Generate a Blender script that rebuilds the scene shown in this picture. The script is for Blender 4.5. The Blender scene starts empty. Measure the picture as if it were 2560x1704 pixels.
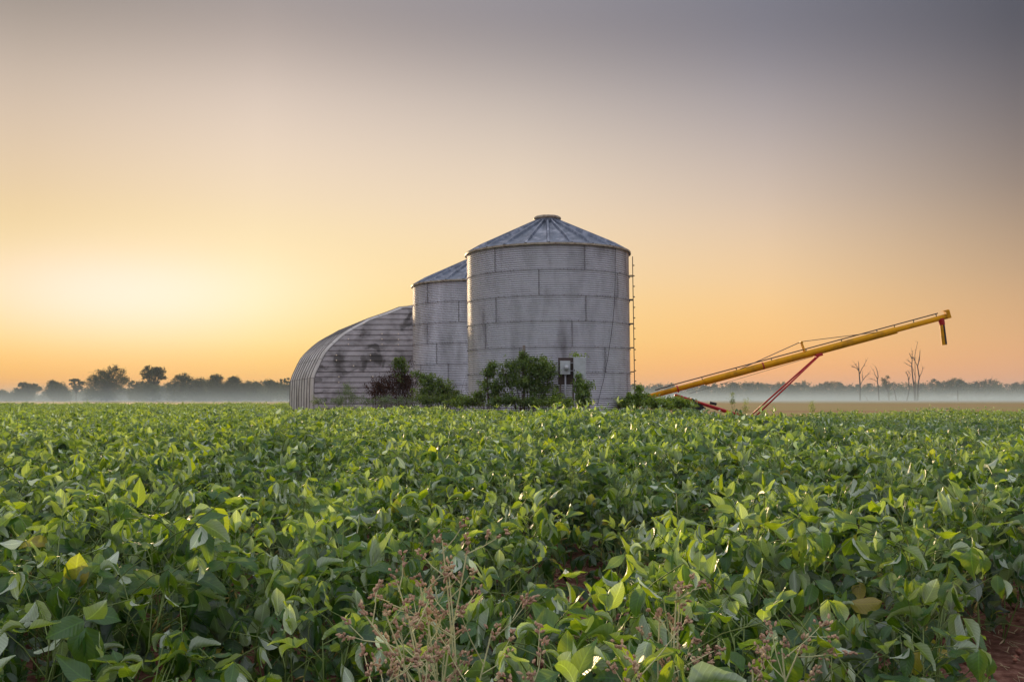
import bpy, math, random
from mathutils import Vector, Matrix, Euler, noise
R = math.radians; PI = math.pi
sc = bpy.context.scene
C = sc.collection
rnd = random.Random(7)
HC = 1.5; F = 2600.0; PITCH = math.atan((996-852)/F)
# ------------------------------------------------------------------ camera helpers
def at(px, py, Y):
    """world point seen at photo pixel (2560x1704) at depth Y"""
    u = (px-1280)/F; v = (852-py)/F
    d = Vector((u, math.cos(PITCH)-v*math.sin(PITCH), math.sin(PITCH)+v*math.cos(PITCH)))
    return Vector((0, 0, HC)) + d*(Y/d.y)
def sstep(a, b, x):
    t = min(1, max(0, (x-a)/(b-a))); return t*t*(3-2*t)
def g(x, y):
    q = max(0, y-2.3); e = (1-math.exp(-q*q/(q+.6)/2.5))*(.94+.06*min(1, y/32))
    h = 0.40 - 0.29*sstep(3.5, 7, x) + 0.13*sstep(9.5, 14, x) - 0.08*sstep(-3, -11, x)
    z = h*e
    z = z + ((0.38 if x > 4 else .36)-z)*sstep(48, 85, y)
    return z
# ------------------------------------------------------------------ tags and mesh builder
def tag(o, label=None, cat=None, group=None, kind=None):
    if label: o['label'] = label
    if cat: o['category'] = cat
    if group: o['group'] = group
    if kind: o['kind'] = kind
    return o
def empty(name, loc, label, cat, group=None, rz=0, tilt=None):
    o = bpy.data.objects.new(name, None); C.objects.link(o)
    o.location = loc; o.rotation_euler = (0, 0, rz)
    if tilt: o.rotation_euler = tilt
    o.empty_display_size = .2
    return tag(o, label, cat, group)
class MB:
    def __init__(s): s.v = []; s.f = []; s.m = []; s.uv = []; s.t = []
    def add(s, vs, fs, mi=0, uvs=None, tint=0.5):
        b = len(s.v); s.v.extend(vs); s.t.extend([tint]*len(vs))
        s.uv.extend(uvs if uvs else [(0, 0)]*len(vs))
        for f in fs: s.f.append(tuple(b+i for i in f)); s.m.append(mi)
    def box(s, c, size, rot=None, mi=0):
        x, y, z = size[0]/2, size[1]/2, size[2]/2
        vs = [Vector(p) for p in ((-x,-y,-z),(x,-y,-z),(x,y,-z),(-x,y,-z),(-x,-y,z),(x,-y,z),(x,y,z),(-x,y,z))]
        if rot is not None: vs = [rot @ p for p in vs]
        c = Vector(c); vs = [p+c for p in vs]
        s.add(vs, [(0,3,2,1),(4,5,6,7),(0,1,5,4),(1,2,6,5),(2,3,7,6),(3,0,4,7)], mi)
    def tube(s, pts, rad, n=8, mi=0, cap=True, tint=.5):
        pts = [Vector(p) for p in pts]
        if not hasattr(rad, '__len__'): rad = [rad]*len(pts)
        vs = []; prev = None
        for i, p in enumerate(pts):
            d = (pts[min(i+1, len(pts)-1)]-pts[max(i-1, 0)])
            d = d.normalized() if d.length > 1e-9 else Vector((0,0,1))
            if prev is None:
                a = Vector((0,0,1)) if abs(d.z) < .9 else Vector((1,0,0))
                x = d.cross(a).normalized()
            else:
                x = (prev - d*prev.dot(d)).normalized()
            prev = x; y = d.cross(x)
            for k in range(n):
                t = 2*PI*k/n; vs.append(p + (x*math.cos(t)+y*math.sin(t))*rad[i])
        fs = []
        for i in range(len(pts)-1):
            for k in range(n):
                a = i*n+k; b = i*n+(k+1) % n
                fs.append((a, b, b+n, a+n))
        if cap:
            fs.append(tuple(range(n))[::-1]); fs.append(tuple((len(pts)-1)*n+k for k in range(n)))
        s.add(vs, fs, mi, None, tint)
    def lathe(s, prof, n=96, mi=0, a0=0, closed=False):
        vs = []
        for r, z in prof:
            for k in range(n):
                t = a0+2*PI*k/n; vs.append(Vector((r*math.cos(t), r*math.sin(t), z)))
        fs = []
        m = len(prof)
        for i in range(m if closed else m-1):
            j = (i+1) % m
            for k in range(n):
                k2 = (k+1) % n
                fs.append((i*n+k, i*n+k2, j*n+k2, j*n+k))
        s.add(vs, fs, mi)
    def build(s, name, mats, parent=None, smooth=False, loc=None, link=True):
        me = bpy.data.meshes.new(name)
        me.from_pydata([tuple(v) for v in s.v], [], s.f)
        if not isinstance(mats, (list, tuple)): mats = [mats]
        for m in mats: me.materials.append(m)
        if len(mats) > 1: me.polygons.foreach_set('material_index', s.m)
        if smooth: me.polygons.foreach_set('use_smooth', [True]*len(s.f))
        at_ = me.attributes.new('tint', 'FLOAT', 'POINT'); at_.data.foreach_set('value', s.t)
        uvl = me.uv_layers.new(name='UVMap')
        li = [0]*len(me.loops); me.loops.foreach_get('vertex_index', li)
        flat = []
        for i in li: flat.extend(s.uv[i])
        uvl.data.foreach_set('uv', flat)
        me.update()
        o = bpy.data.objects.new(name, me)
        if link: C.objects.link(o)
        if parent: o.parent = parent
        if loc is not None: o.location = loc
        return o
# ------------------------------------------------------------------ materials
def lin(c):
    return tuple(((x/255)/12.92 if x/255 <= .04045 else (((x/255)+.055)/1.055)**2.4) for x in c)
def newmat(name):
    m = bpy.data.materials.new(name); m.use_nodes = True
    return m, m.node_tree.nodes, m.node_tree.links, m.node_tree.nodes['Principled BSDF']
def simple(name, col, rough=.6, metal=0, var=.25, scale=3, dirt=None, dirtscale=1.5, stretch=(1,1,1), spec=.5, bump=0):
    m, N, L, P = newmat(name)
    P.inputs['Roughness'].default_value = rough; P.inputs['Metallic'].default_value = metal
    P.inputs['Specular IOR Level'].default_value = spec
    tc = N.new('ShaderNodeTexCoord'); mp = N.new('ShaderNodeMapping'); mp.inputs['Scale'].default_value = stretch
    L.new(tc.outputs['Object'], mp.inputs['Vector'])
    nz = N.new('ShaderNodeTexNoise'); nz.inputs['Scale'].default_value = scale; nz.inputs['Detail'].default_value = 8
    nz.inputs['Roughness'].default_value = .65
    L.new(mp.outputs[0], nz.inputs['Vector'])
    mr = N.new('ShaderNodeMapRange'); mr.inputs['From Min'].default_value = .3; mr.inputs['From Max'].default_value = .7
    mr.inputs['To Min'].default_value = 1-var; mr.inputs['To Max'].default_value = 1+var
    L.new(nz.outputs['Fac'], mr.inputs['Value'])
    mx = N.new('ShaderNodeMix'); mx.data_type = 'RGBA'; mx.blend_type = 'MULTIPLY'; mx.inputs[0].default_value = 1
    mx.inputs[6].default_value = (*col, 1); L.new(mr.outputs[0], mx.inputs[7])
    out = mx.outputs[2]
    if dirt:
        n2 = N.new('ShaderNodeTexNoise'); n2.inputs['Scale'].default_value = dirtscale; n2.inputs['Detail'].default_value = 6
        n2.inputs['Roughness'].default_value = .6
        L.new(mp.outputs[0], n2.inputs['Vector'])
        r2 = N.new('ShaderNodeMapRange'); r2.inputs['From Min'].default_value = .5; r2.inputs['From Max'].default_value = .68
        L.new(n2.outputs['Fac'], r2.inputs['Value'])
        m2 = N.new('ShaderNodeMix'); m2.data_type = 'RGBA'; L.new(r2.outputs[0], m2.inputs[0])
        L.new(out, m2.inputs[6]); m2.inputs[7].default_value = (*dirt, 1); out = m2.outputs[2]
    L.new(out, P.inputs['Base Color'])
    if bump:
        bp = N.new('ShaderNodeBump'); bp.inputs['Strength'].default_value = bump; bp.inputs['Distance'].default_value = .02
        L.new(nz.outputs['Fac'], bp.inputs['Height']); L.new(bp.outputs[0], P.inputs['Normal'])
    return m
def leafmat(name, top, under, trans, rough=.45, veins=False, tr=.45, spec=.4):
    m = bpy.data.materials.new(name); m.use_nodes = True; N = m.node_tree.nodes; L = m.node_tree.links; N.clear()
    out = N.new('ShaderNodeOutputMaterial')
    P = N.new('ShaderNodeBsdfPrincipled'); P.inputs['Roughness'].default_value = rough; P.inputs['Specular IOR Level'].default_value = spec
    T = N.new('ShaderNodeBsdfTranslucent'); M = N.new('ShaderNodeMixShader'); M.inputs[0].default_value = tr
    L.new(P.outputs[0], M.inputs[1]); L.new(T.outputs[0], M.inputs[2]); L.new(M.outputs[0], out.inputs[0])
    ge = N.new('ShaderNodeNewGeometry')
    mc = N.new('ShaderNodeMix'); mc.data_type = 'RGBA'
    L.new(ge.outputs['Backfacing'], mc.inputs[0]); mc.inputs[6].default_value = (*top, 1); mc.inputs[7].default_value = (*under, 1)
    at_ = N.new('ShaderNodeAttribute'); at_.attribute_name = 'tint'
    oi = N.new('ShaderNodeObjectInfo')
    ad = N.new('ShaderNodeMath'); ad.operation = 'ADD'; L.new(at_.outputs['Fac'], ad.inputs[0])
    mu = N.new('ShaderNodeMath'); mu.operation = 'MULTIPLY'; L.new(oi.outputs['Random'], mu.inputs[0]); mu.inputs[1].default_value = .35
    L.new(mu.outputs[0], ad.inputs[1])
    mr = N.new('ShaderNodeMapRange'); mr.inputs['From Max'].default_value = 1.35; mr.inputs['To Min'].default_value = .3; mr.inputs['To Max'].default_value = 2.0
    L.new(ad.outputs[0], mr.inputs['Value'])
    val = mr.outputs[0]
    if veins:
        uv = N.new('ShaderNodeUVMap'); sx = N.new('ShaderNodeSeparateXYZ'); L.new(uv.outputs[0], sx.inputs[0])
        # distance from the midrib
        a = N.new('ShaderNodeMath'); a.operation = 'ABSOLUTE'; L.new(sx.outputs[0], a.inputs[0])
        # lateral veins: sawtooth of v - .35|u|
        b = N.new('ShaderNodeMath'); b.operation = 'MULTIPLY_ADD'; L.new(a.outputs[0], b.inputs[0]); b.inputs[1].default_value = -.25; L.new(sx.outputs[1], b.inputs[2])
        c = N.new('ShaderNodeMath'); c.operation = 'MULTIPLY'; L.new(b.outputs[0], c.inputs[0]); c.inputs[1].default_value = 9
        fr = N.new('ShaderNodeMath'); fr.operation = 'PINGPONG'; L.new(c.outputs[0], fr.inputs[0]); fr.inputs[1].default_value = .5
        v1 = N.new('ShaderNodeMapRange'); v1.inputs['From Min'].default_value = 0; v1.inputs['From Max'].default_value = .14; v1.inputs['To Min'].default_value = 1.22; v1.inputs['To Max'].default_value = 1
        L.new(fr.outputs[0], v1.inputs['Value'])
        v2 = N.new('ShaderNodeMapRange'); v2.inputs['From Min'].default_value = .02; v2.inputs['From Max'].default_value = .09; v2.inputs['To Min'].default_value = 1.5; v2.inputs['To Max'].default_value = 1
        L.new(a.outputs[0], v2.inputs['Value'])
        q = N.new('ShaderNodeMath'); q.operation = 'MAXIMUM'; L.new(v1.outputs[0], q.inputs[0]); L.new(v2.outputs[0], q.inputs[1])
        q2 = N.new('ShaderNodeMath'); q2.operation = 'MULTIPLY'; L.new(q.outputs[0], q2.inputs[0]); L.new(val, q2.inputs[1]); val = q2.outputs[0]
        tc = N.new('ShaderNodeTexCoord'); nz = N.new('ShaderNodeTexNoise'); nz.inputs['Scale'].default_value = 60; L.new(tc.outputs['Object'], nz.inputs['Vector'])
        bp = N.new('ShaderNodeBump'); bp.inputs['Strength'].default_value = .35; bp.inputs['Distance'].default_value = .004
        s_ = N.new('ShaderNodeMath'); s_.operation = 'ADD'; L.new(nz.outputs['Fac'], s_.inputs[0]); L.new(fr.outputs[0], s_.inputs[1])
        L.new(s_.outputs[0], bp.inputs['Height']); L.new(bp.outputs[0], P.inputs['Normal'])
    def mul(colsock, valsock):
        k = N.new('ShaderNodeMix'); k.data_type = 'RGBA'; k.blend_type = 'MULTIPLY'; k.inputs[0].default_value = 1
        if isinstance(colsock, tuple): k.inputs[6].default_value = (*colsock, 1)
        else: L.new(colsock, k.inputs[6])
        L.new(valsock, k.inputs[7]); return k.outputs[2]
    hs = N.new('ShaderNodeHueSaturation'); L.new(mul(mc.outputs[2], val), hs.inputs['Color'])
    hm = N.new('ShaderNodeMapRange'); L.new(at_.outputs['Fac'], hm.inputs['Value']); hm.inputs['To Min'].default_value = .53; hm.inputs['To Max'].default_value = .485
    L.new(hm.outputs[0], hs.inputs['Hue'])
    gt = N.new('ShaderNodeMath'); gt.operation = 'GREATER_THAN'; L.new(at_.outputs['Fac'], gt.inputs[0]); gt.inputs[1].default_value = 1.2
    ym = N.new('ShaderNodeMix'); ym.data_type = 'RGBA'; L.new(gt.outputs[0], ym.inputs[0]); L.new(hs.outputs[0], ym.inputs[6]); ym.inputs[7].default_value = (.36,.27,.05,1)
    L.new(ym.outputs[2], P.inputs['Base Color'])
    h2 = N.new('ShaderNodeHueSaturation'); L.new(mul(trans, val), h2.inputs['Color']); L.new(hm.outputs[0], h2.inputs['Hue'])
    L.new(h2.outputs[0], T.inputs['Color'])
    return m
# ------------------------------------------------------------------ world and sun
SUN_AZ = math.atan2(300-1280, F); SUN_EL = R(5.4)
w = bpy.data.worlds.new('World'); sc.world = w; w.use_nodes = True
N = w.node_tree.nodes; L = w.node_tree.links; bg = N['Background']
tc = N.new('ShaderNodeTexCoord'); sx = N.new('ShaderNodeSeparateXYZ'); L.new(tc.outputs['Generated'], sx.inputs[0])
def math_(op, a, b=None, c=None):
    n = N.new('ShaderNodeMath'); n.operation = op
    for i, q in enumerate((a, b, c)):
        if q is None: continue
        if isinstance(q, (int, float)): n.inputs[i].default_value = q
        else: L.new(q, n.inputs[i])
    return n.outputs[0]
az = math_('ARCTAN2', sx.outputs[0], sx.outputs[1]); el = math_('ARCSINE', sx.outputs[2])
en = math_('MULTIPLY_ADD', el, 1/1.6, .02)       # ramp coordinate
STOPS = [-.02, .0, .025, .056, .113, .188, .28, .365]
ZEN = (240, 243, 255)  # unseen sky overhead, set brighter to light the foreground
PROF = [
 (-.44, [(236,160,100),(242,165,92),(252,188,92),(252,214,112),(244,216,142),(230,203,170),(203,187,175),(128,119,114)]),
 (-.24, [(242,167,100),(247,172,98),(254,196,104),(255,222,124),(255,232,164),(242,218,188),(222,205,194),(138,128,127)]),
 (0,    [(240,168,108),(246,172,106),(253,192,112),(254,210,124),(252,219,164),(241,219,192),(198,186,180),(122,117,125)]),
 (.24,  [(222,165,135),(230,166,132),(252,180,118),(255,200,122),(245,208,158),(214,194,178),(160,154,160),(98,98,111)]),
 (.457, [(200,155,138),(210,158,136),(230,170,126),(226,176,124),(198,166,132),(150,135,126),(104,102,110),(68,70,82)]),
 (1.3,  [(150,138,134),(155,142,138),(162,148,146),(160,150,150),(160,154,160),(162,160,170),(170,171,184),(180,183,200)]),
 (3.1,  [(150,144,144),(156,150,150),(170,160,160),(174,165,168),(175,170,176),(178,175,185),(185,185,198),(195,197,212)]),  # sky behind the camera, brightened out of view as fill
]
def ramp(cols):
    r = N.new('ShaderNodeValToRGB'); L.new(en, r.inputs[0]); e = r.color_ramp.elements; r.color_ramp.interpolation = 'B_SPLINE'
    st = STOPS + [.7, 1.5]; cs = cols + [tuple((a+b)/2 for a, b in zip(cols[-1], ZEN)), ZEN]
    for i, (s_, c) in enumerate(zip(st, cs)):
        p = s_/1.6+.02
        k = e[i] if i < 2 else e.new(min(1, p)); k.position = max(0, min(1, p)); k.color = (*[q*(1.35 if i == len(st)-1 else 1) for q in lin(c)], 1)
    return r.outputs[0]
absaz = math_('ABSOLUTE', az)
def mixc(f, a, b):
    n = N.new('ShaderNodeMix'); n.data_type = 'RGBA'; L.new(f, n.inputs[0]); L.new(a, n.inputs[6]); L.new(b, n.inputs[7]); return n.outputs[2]
def mrange(x, a, b, smooth=False):
    n = N.new('ShaderNodeMapRange'); L.new(x, n.inputs['Value']); n.inputs['From Min'].default_value = a; n.inputs['From Max'].default_value = b
    if smooth: n.interpolation_type = 'SMOOTHSTEP'
    return n.outputs[0]
cur = ramp(PROF[0][1])
for i in range(1, 5):
    cur = mixc(mrange(az, PROF[i-1][0], PROF[i][0]), cur, ramp(PROF[i][1]))
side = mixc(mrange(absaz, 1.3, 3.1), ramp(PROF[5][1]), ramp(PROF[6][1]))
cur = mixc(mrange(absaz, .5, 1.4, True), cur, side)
# glow of the hidden sun
da = math_('DIVIDE', math_('SUBTRACT', az, SUN_AZ+.0), .17); de = math_('DIVIDE', math_('SUBTRACT', el, .090), .045)
gl = math_('EXPONENT', math_('MULTIPLY', math_('ADD', math_('MULTIPLY', da, da), math_('MULTIPLY', de, de)), -1))
gm = N.new('ShaderNodeMix'); gm.data_type = 'RGBA'; gm.blend_type = 'ADD'; gm.inputs[0].default_value = 1
gc = N.new('ShaderNodeMix'); gc.data_type = 'RGBA'; gc.blend_type = 'MULTIPLY'; gc.inputs[0].default_value = 1; gc.inputs[6].default_value = (.10, .15, .42, 1); L.new(gl, gc.inputs[7])
L.new(cur, gm.inputs[6]); L.new(gc.outputs[2], gm.inputs[7])
sky = N.new('ShaderNodeTexSky'); sky.sky_type = 'NISHITA'; sky.sun_disc = False; sky.sun_elevation = SUN_EL; sky.sun_rotation = SUN_AZ
sky.air_density = 1.2; sky.dust_density = 3
sk = N.new('ShaderNodeMix'); sk.data_type = 'RGBA'; sk.blend_type = 'MULTIPLY'; sk.inputs[0].default_value = 1; L.new(sky.outputs[0], sk.inputs[6]); sk.inputs[7].default_value = (.0015, .0018, .0022, 1)
fin = N.new('ShaderNodeMix'); fin.data_type = 'RGBA'; fin.blend_type = 'ADD'; fin.inputs[0].default_value = 1
L.new(gm.outputs[2], fin.inputs[6]); L.new(sk.outputs[2], fin.inputs[7])
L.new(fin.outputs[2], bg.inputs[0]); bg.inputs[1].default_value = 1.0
sun = bpy.data.lights.new('sun', 'SUN'); sun.energy = 5.0; sun.angle = R(3); sun.color = (1, .72, .42)
so = bpy.data.objects.new('sun', sun); C.objects.link(so)
sd = Vector((math.sin(SUN_AZ)*math.cos(SUN_EL), math.cos(SUN_AZ)*math.cos(SUN_EL), math.sin(SUN_EL)))
so.rotation_euler = sd.to_track_quat('Z', 'Y').to_euler(); so.location = (-20, 50, 30)
# ------------------------------------------------------------------ camera
cam = bpy.data.cameras.new('camera'); co = bpy.data.objects.new('camera', cam); C.objects.link(co)
cam.sensor_width = 36; cam.lens = F/2560*36; cam.clip_end = 20000; cam.clip_start = .05
co.location = (0, 0, HC); co.rotation_euler = (PI/2+PITCH, 0, 0); sc.camera = co
# ------------------------------------------------------------------ material set
galv_wall = simple('galvanised_wall', (.66,.665,.71), rough=.5, metal=.75, var=.26, scale=1.1, dirt=(.36,.35,.38), dirtscale=1.1, stretch=(1.2,1.2,.35))
galv_wall_b = simple('galvanised_wall_far', (.66,.665,.71), rough=.5, metal=.75, var=.26, scale=1.3, dirt=(.38,.37,.40), dirtscale=1.0, stretch=(1.2,1.2,.35))
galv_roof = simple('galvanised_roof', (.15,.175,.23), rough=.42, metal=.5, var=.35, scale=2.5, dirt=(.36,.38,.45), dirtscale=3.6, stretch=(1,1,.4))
rim_mat = simple('weathered_rim', (.42,.36,.27), rough=.6, metal=.2, var=.3, scale=6, dirt=(.16,.09,.06), dirtscale=5)
seam_mat = simple('seam_rust', (.25,.24,.26), rough=.7, metal=.3, var=.4, scale=9, dirt=(.15,.08,.05), dirtscale=9)
dark_metal = simple('dark_metal', (.04,.035,.045), rough=.5, metal=.4)
steel = simple('ladder_steel', (.13,.10,.08), rough=.5, metal=.6)
sheet_mat = simple('quonset_sheet', (.52,.50,.52), rough=.6, metal=.15, var=.32, scale=1.3, dirt=(.11,.10,.10), dirtscale=.55, stretch=(1,1,1.6))
shell_mat = simple('quonset_shell_metal', (.60,.57,.55), rough=.6, metal=.15, var=.15, scale=1.5, dirt=(.3,.27,.25), dirtscale=1)
yellow = simple('yellow_paint', (.85,.38,.0), rough=.5, spec=.2, var=.12, scale=2, dirt=(.5,.22,.01), dirtscale=1.5)
red = simple('red_paint', (.50,.012,.015), rough=.4, var=.15, scale=3)
black_ = simple('black_rubber', (.015,.015,.018), rough=.7)
wire_mat = simple('cable_steel', (.12,.10,.10), rough=.5, metal=.3)
wood_mat = simple('weathered_wood', (.24,.20,.17), rough=.85, var=.35, scale=5, stretch=(4,4,.5), bump=.3)
ply_mat = simple('board_brown', (.085,.06,.055), rough=.85, var=.3, scale=4)
box_mat = simple('grey_enamel', (.52,.55,.57), rough=.42, var=.12, scale=7)
pvc_mat = simple('grey_conduit', (.42,.42,.47), rough=.4, var=.1)
glass_mat = simple('meter_glass', (.5,.52,.55), rough=.08, metal=.1, var=.05, spec=.9)
white_mat = simple('meter_face', (.75,.75,.75), rough=.5, var=.05)
bark = simple('bark', (.06,.045,.038), rough=.95, var=.3, scale=4, bump=.4)
snag_mat = simple('dead_wood', (.045,.032,.03), rough=.95, var=.3, scale=3)
stem_green = simple('green_stem', (.16,.22,.05), rough=.6, var=.2)
stem_tan = simple('tan_stem', (.62,.62,.32), rough=.7, var=.25, scale=8)
seed_mat = simple('seed_head', (.44,.27,.18), rough=.9, var=.45, scale=40, dirt=(.75,.60,.34), dirtscale=30)
stem_red = simple('red_stem', (.07,.02,.018), rough=.8)
pod_mat = simple('pod', (.38,.28,.09), rough=.8, var=.3, scale=20)
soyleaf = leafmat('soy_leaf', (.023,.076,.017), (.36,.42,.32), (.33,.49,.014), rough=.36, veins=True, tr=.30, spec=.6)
shrubleaf = leafmat('shrub_leaf', (.09,.165,.03), (.15,.21,.08), (.38,.48,.04), rough=.5, tr=.35)
vineleaf = leafmat('vine_leaf', (.14,.23,.035), (.2,.27,.09), (.48,.58,.04), rough=.5, tr=.4)
paleleaf = leafmat('pale_leaf', (.16,.22,.11), (.22,.27,.15), (.25,.34,.10), rough=.6, tr=.35)
brownleaf = leafmat('brown_seed', (.085,.035,.024), (.07,.03,.02), (.12,.04,.02), rough=.9, tr=.2)
treeleaf = leafmat('tree_leaf', (.035,.055,.02), (.04,.06,.025), (.10,.12,.03), rough=.6, tr=.25)
# ------------------------------------------------------------------ ground
def make_ground():
    def axis(lims):
        out = []
        for a, b, st in lims:
            x = a
            while x < b-1e-6: out.append(x); x += st
        out.append(lims[-1][1]); return out
    xs = axis([(-6000,-1000,1000),(-1000,-100,100),(-100,-20,5),(-20,20,.5),(20,100,5),(100,1000,100),(1000,6000,1000)])
    ys = axis([(-1000,-100,100),(-100,-4,8),(-4,60,.5),(60,120,4),(120,1000,80),(1000,9000,1000)])
    vs = []
    for y in ys:
        for x in xs:
            z = g(x, y)
            if abs(x) < 25 and -4 < y < 60:
                z += .02*noise.noise(Vector((x*1.7, y*1.7, 0)))+.012*math.sin(2*PI*(x*.94-y*.34)/.76)
            vs.append((x, y, z))
    n = len(xs); fs = [(j*n+i, j*n+i+1, (j+1)*n+i+1, (j+1)*n+i) for j in range(len(ys)-1) for i in range(n-1)]
    b = MB(); b.add([Vector(v) for v in vs], fs)
    m, N, L, P = newmat('ground_soil'); P.inputs['Roughness'].default_value = .95; P.inputs['Specular IOR Level'].default_value = .15
    tc = N.new('ShaderNodeTexCoord'); sp = N.new('ShaderNodeSeparateXYZ'); L.new(tc.outputs['Object'], sp.inputs[0])
    n1 = N.new('ShaderNodeTexNoise'); n1.inputs['Scale'].default_value = 14; n1.inputs['Detail'].default_value = 10; n1.inputs['Roughness'].default_value = .7; L.new(tc.outputs['Object'], n1.inputs['Vector'])
    r1 = N.new('ShaderNodeValToRGB'); L.new(n1.outputs['Fac'], r1.inputs[0])
    e = r1.color_ramp.elements; e[0].position = .3; e[0].color = (.07,.03,.022,1); e[1].position = .72; e[1].color = (.42,.24,.18,1)
    k = e.new(.5); k.color = (.21,.09,.065,1)
    # far stubble field
    mp = N.new('ShaderNodeMapping'); mp.inputs['Scale'].default_value = (.006,.06,.1); L.new(tc.outputs['Object'], mp.inputs[0])
    n2 = N.new('ShaderNodeTexNoise'); n2.inputs['Scale'].default_value = 1; n2.inputs['Detail'].default_value = 6; L.new(mp.outputs[0], n2.inputs['Vector'])
    r2 = N.new('ShaderNodeValToRGB'); L.new(n2.outputs['Fac'], r2.inputs[0])
    e = r2.color_ramp.elements; e[0].position = .35; e[0].color = (.24,.14,.07,1); e[1].position = .65; e[1].color = (.25,.24,.08,1)
    k = e.new(.5); k.color = (.31,.21,.09,1)
    mr = N.new('ShaderNodeMapRange'); mr.inputs['From Min'].default_value = 55; mr.inputs['From Max'].default_value = 75; L.new(sp.outputs[1], mr.inputs['Value'])
    mx = N.new('ShaderNodeMix'); mx.data_type = 'RGBA'; L.new(mr.outputs[0], mx.inputs[0]); L.new(r1.outputs[0], mx.inputs[6]); L.new(r2.outputs[0], mx.inputs[7])
    L.new(mx.outputs[2], P.inputs['Base Color'])
    bp = N.new('ShaderNodeBump'); bp.inputs['Strength'].default_value = .9; bp.inputs['Distance'].default_value = .04; L.new(n1.outputs['Fac'], bp.inputs['Height']); L.new(bp.outputs[0], P.inputs['Normal'])
    o = b.build('ground', m, smooth=True); tag(o, kind='structure')
make_ground()
# ------------------------------------------------------------------ grain bins
PITCHC = .8128/12
def make_bin(ax, ay, zl, label, lean, mat, seams, rib0, ladder=None, panels=24):
    """zl: height of the eave lip above the bin floor"""
    z0 = g(ax, ay)-.02
    root = empty('grain_bin', (ax, ay, z0), label, 'grain bin', 'galvanised grain bins', tilt=(0, -lean, 0))
    Rb = 2.74; top = zl-.02
    b = MB(); prof = []
    nz = int(top/PITCHC*8)
    for i in range(nz+1):
        z = top - i*PITCHC/8
        if z < 0: break
        ring = int((top-z)/.8128+1e-6)
        r = Rb + .015*math.cos(2*PI*(top-z)/PITCHC) + .003*(ring % 2)
        prof.append((r, z))
    b.lathe(prof[::-1], n=128)
    wall = b.build('wall', mat, root, smooth=True)
    # sheet laps and bolted vertical seams
    s = MB()
    for ring in range(1, 8):
        z = top - ring*.8128
        if z < .05: break
        s.lathe([(Rb+.016, z-.007), (Rb+.0245, z-.005), (Rb+.0245, z+.003), (Rb+.016, z+.005)], n=128)
        rr = random.Random(ring)
        for k in range(150):
            if rr.random() < .55: continue
            a = 2*PI*k/150
            s.box((math.cos(a)*(Rb+.026), math.sin(a)*(Rb+.026), z), (.022,.028,.026), Matrix.Rotation(a, 3, 'Z'))
    for ring, a in seams:
        zt = top - ring*.8128; zb = zt-.8128
        if zb < 0: zb = 0
        nn = 48; vs = []; fs = []
        for i in range(nn+1):
            z = zt + (zb-zt)*i/nn
            r = Rb+.0045 + .015*math.cos(2*PI*(top-z)/PITCHC)+.003
            for da in (-.003, .003):
                vs.append(Vector((math.cos(a+da)*r, math.sin(a+da)*r, z)))
        for i in range(nn): fs.append((2*i, 2*i+2, 2*i+3, 2*i+1))
        s.add(vs, fs)
        for i in range(12):
            z = zt-.034-i*PITCHC
            if z < .02: break
            s.box((math.cos(a+.008)*(Rb+.024), math.sin(a+.008)*(Rb+.024), z), (.02,.022,.022), Matrix.Rotation(a, 3, 'Z'))
    s.build('sheet_seam', seam_mat, wall)
    # roof
    Re = 2.81; Rc = .43; zr = zl+1.10
    rf = MB(); vs = []; fs = []; n = panels
    def P(r, a, h):
        t = (Re-r)/(Re-Rc); return Vector((math.cos(a)*r, math.sin(a)*r, zl + t*(zr-zl)+h))
    for k in range(n):
        a = rib0 + 2*PI*k/n; d = 2*PI/n
        for j in range(6):
            r = Re+(Rc-Re)*j/5; hw = min(.016*1.0/(r/Re*1.0), d*.25)*1.0
            sag = 0
            base = [(a-hw*1.3, 0), (a-hw*.7, .085), (a+hw*.7, .085), (a+hw*1.3, 0), (a+d*.5, -.03)]
            for (aa, h) in base: vs.append(P(r, aa, h*(.35 if j == 0 and h > 0 else 1) + (rnd.uniform(-.006,.006) if j in (0,) else 0)))
    for k in range(n):
        k2 = (k+1) % n
        for j in range(5):
            o0 = (k*6+j)*5; o1 = (k*6+j+1)*5; q0 = (k2*6+j)*5; q1 = (k2*6+j+1)*5
            for c in range(4): fs.append((o0+c, o0+c+1, o1+c+1, o1+c))
            fs.append((o0+4, q0, q1, o1+4))
    rf.add(vs, fs)
    # underside soffit
    rf.lathe([(Rb-.02, zl+.005), (Re-.004, zl-.022)], n=96)
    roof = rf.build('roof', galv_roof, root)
    ev = MB(); vs = []; fs = []
    m = 192
    for k in range(m):
        a = 2*PI*k/m; dz = .012*noise.noise(Vector((math.cos(a)*3, math.sin(a)*3, ax)))
        for r, z in ((Re-.012, .012), (Re+.014, .006), (Re+.016, -.05), (Re-.006, -.055)):
            vs.append(Vector((math.cos(a)*r, math.sin(a)*r, zl+z+dz)))
    for k in range(m):
        k2 = (k+1) % m
        for c in range(4): fs.append((k*4+c, k2*4+c, k2*4+(c+1) % 4, k*4+(c+1) % 4))
    ev.add(vs, fs); ev.build('eave_edge', rim_mat, roof)
    cl = MB(); cl.lathe([(.445, zr-.06), (.445, zr+.12), (.43, zr+.13), (.42, zr+.12), (.42, zr-.06)], n=48)
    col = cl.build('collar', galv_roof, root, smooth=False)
    ri = MB(); ri.lathe([(.455, zr+.10), (.475, zr+.12), (.47, zr+.17), (.40, zr+.215), (.2, zr+.23), (.001, zr+.235)], n=48)
    ri.build('lid', rim_mat, col, smooth=True)
    fb = MB(); fb.lathe([(Rb+.12, -.6), (Rb+.12, .03), (Rb-.1, .05)], n=64); fb.build('foundation', simple('concrete_pad', (.32,.30,.28), rough=.9), root)
    return root, z0, zl
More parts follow.
